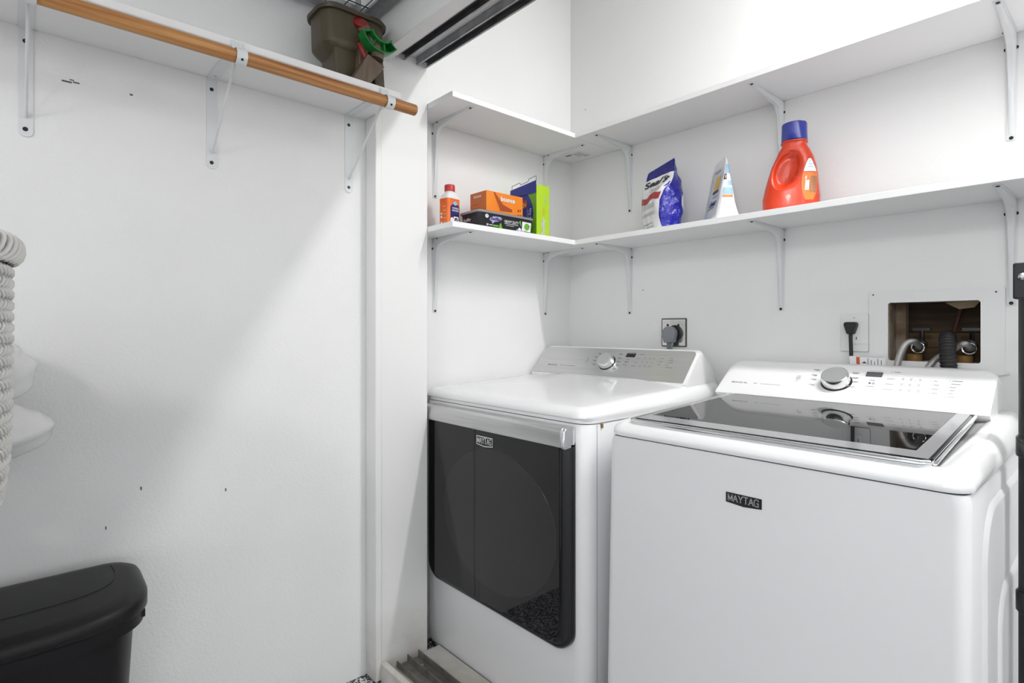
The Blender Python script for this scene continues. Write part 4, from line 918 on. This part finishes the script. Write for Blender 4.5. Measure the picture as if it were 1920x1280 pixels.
obj('body', MB().loft([dring(.050, .0), dring(.046, .01), dring(.022, .470)]), 'bin_plastic', t, sm=50)
obj('rim_band', MB().loft([dring(.024, .462), dring(.006, .468), dring(.005, .492), dring(.010, .494)]), 'bin_plastic', t, sm=50)
def lring(i, z, dip): 
    return [V(p.x, p.y, z-dip*(p.x-.10)/.34) for p in dring(i, 0)]
lid = obj('lid', MB().loft([lring(.004, .495, .004), lring(0, .500, .004), lring(0, .530, .022), lring(.006, .542, .028), lring(.016, .550, .032), lring(.028, .553, .034)]), 'bin_plastic_light', t, sm=60)
rg = [(.108, -1.667), (.150, -1.664), (.190, -1.676), (.216, -1.712), (.228, -1.78), (.231, -1.88), (.231, -2.02)]
obj('lid_ridge', MB().tube(smooth([(x, y, .5532-.034*(x-.10)/.34) for x, y in rg], 6), .0013, 6), 'bin_plastic_light', lid, sm=60)
obj('latch', MB().box(.228, .246, -1.648, -1.622, .474, .4915), 'bin_plastic', t, bev=.002)

t = thing('side_table', 'small white side table underneath the wicker basket', 'table', (.52, -2.18, 0))
SZ = .775
obj('table_top', MB().box(.09, .92, -2.42, -1.945, SZ-.022, SZ), 'melamine', t, bev=.003)
for x in (.11, .90):
    for y in (-2.40, -2.115 if x < .5 else -1.965): obj('leg', MB().box(x-.015, x+.015, y-.015, y+.015, 0, SZ-.0225), 'melamine', t, bev=.002)

bxc, byc = .655, -2.035
t = thing('wicker_basket', 'white woven wicker laundry basket at the left edge', 'basket', (bxc, byc, SZ))
BT = 1.195
brad = lambda z: lerp([(SZ, .145), (.80, .165), (.83, .178), (.87, .1895), (.92, .1955), (1.00, .198), (1.10, .1985), (1.16, .1985), (BT, .1995)], z)
obj('core', MB().lathe([(.13, 0)]+[(brad(z)-.006, z-SZ) for z in [SZ+.004+(BT-SZ-.01)*k/20 for k in range(21)]]+[(brad(BT)-.014, BT-SZ-.004)]+[(brad(z)-.014, z-SZ) for z in [BT-.01-(BT-SZ-.03)*k/14 for k in range(15)]], (bxc, byc, SZ), (0, 0, 1), 64), 'wicker_gap_shade', t, sm=True)
b = MB(); ROW = .0145; NR = int((BT-.02-SZ)/ROW); NS = 104
for r_ in range(NR):
    z0 = SZ+.004+r_*ROW; sg = 1 if r_ % 2 else -1
    for k in range(NS):
        a0 = 2*PI*(k+(.5 if (r_//2) % 2 else 0))/NS; da = 2*PI/NS*1.15*sg; pp = []
        for q in range(4):
            f = q/3; a = a0+da*(f-.5); z = z0+ROW*1.08*f; rad_ = brad(z)+.0035*math.sin(PI*f)-.0015
            pp.append((bxc+rad_*math.cos(a), byc+rad_*math.sin(a), z))
        b.tube(pp, [.0019, .0027, .0027, .0019], 6)
o = obj('weave', b, 'wicker', t, sm=85); o['kind'] = 'stuff'
b = MB(); NQ = 84
for k in range(NQ):
    a0 = 2*PI*k/NQ; pp = []
    for q in range(9):
        f = q/8; a = a0+.20*f; th = PI*1.25*(f-.42); rr_ = brad(BT)+.002+.0095*math.cos(th); z = BT-.002+.016*math.sin(th)
        pp.append((bxc+rr_*math.cos(a), byc+rr_*math.sin(a), z))
    b.tube(pp, .0036, 6)
o = obj('braided_rim', b, 'wicker', t, sm=85); o['kind'] = 'stuff'
obj('rim_core', MB().loft([[V(bxc+(brad(BT)+.002+.007*math.cos(2*PI*q/8))*math.cos(2*PI*k/64), byc+(brad(BT)+.002+.007*math.cos(2*PI*q/8))*math.sin(2*PI*k/64), BT-.002+.012*math.sin(2*PI*q/8)) for q in range(8)] for k in range(65)], False, False), 'wicker_gap_shade', t, sm=True)

def lump(name, c, r, m_, parent, seed, amp=.12):
    rnd = random.Random(seed); ph = [rnd.uniform(0, 6.28) for _ in range(9)]; rings = []
    for i in range(1, 36):
        th = PI*i/36; ring = []
        for k in range(56):
            a = 2*PI*k/56; d = V(math.sin(th)*math.cos(a), math.sin(th)*math.sin(a), math.cos(th))
            q = lambda v_: 1-abs(math.sin(v_))*1.6
            f = 1+amp*(math.sin(3*d.x+ph[0]+2*d.z)+math.sin(3*d.y+ph[1]-3*d.z))/2+amp*.30*(q(5*d.z+3*d.x+ph[2])+q(4*d.y-6*d.z+ph[3])+.6*q(9*d.x+7*d.z+ph[4]))
            ring.append(V(c[0]+r[0]*d.x*f, c[1]+r[1]*d.y*f, c[2]+r[2]*d.z*f))
        rings.append(ring)
    return obj(name, MB().loft(rings), m_, parent, sm=70)
t = thing('plastic_bag', 'crumpled white plastic bag of soft things behind the basket', 'bag', (.17, -1.98, SZ))
lump('bag_roll', (.160, -1.905, .889), (.105, .135, .064), 'bag_film', t, 5, .06)
lump('bag_top', (.160, -1.915, 1.012), (.095, .115, .078), 'bag_film', t, 11, .07)
lump('bag_foot', (.180, -2.06, .842), (.085, .16, .062), 'bag_film', t, 2, .06)
lump('bag_content', (.195, -1.848, 1.005), (.030, .030, .020), 'bag_content', t, 9, .08)

# ------------------------------------------------------------------ right edge: black stand post beside the washer
t = thing('stand_post', 'tall black metal stand post at the right edge beside the washer', 'post', (1.560, -.42, 0))
pxx = 1.5405; pyy = -.420
obj('post', MB().lathe([(.0270, .012), (.0270, 1.19)], (pxx, pyy, 0), (0, 0, 1), 20), 'black_plastic', t, sm=True)
obj('head_clamp', MB().box(pxx-.032, pxx+.034, pyy-.028, pyy+.028, 1.145, 1.212), 'black_plastic', t, bev=.003)
obj('top_cap', MB().lathe([(.026, 0), (.026, .006), (.018, .010)], (pxx+.008, pyy, 1.2125), (0, 0, 1), 18), 'black_plastic', t, sm=40)
obj('bolt', MB().lathe([(.0065, 0), (.0065, .003), (.003, .006)], (pxx-.018, pyy-.0285, 1.186), (0, -1, 0), 12), 'screw_zinc', t)
for z in (.850, .560): obj('collar', MB().lathe([(.0285, 0), (.031, .003), (.031, .036), (.0285, .040)], (pxx, pyy, z), (0, 0, 1), 22), 'black_gloss', t, sm=40)
obj('base', MB().lathe([(.050, 0), (.050, .008), (.03, .014)], (pxx+.012, pyy, 0), (0, 0, 1), 24), 'black_plastic', t, sm=40)

# fine print stays joined: too small to pick apart letter by letter
for o in bpy.data.objects:
    if o.parent and o.name.split('.')[0] in ('panel_lettering', 'label_print', 'tub_print', 'carton_print', 'sticker_print', 'gusset_print', 'pouch_lettering', 'card_print', 'badge_lettering', 'bag_lettering', 'small_print', 'slot'):
        o['kind'] = 'stuff'
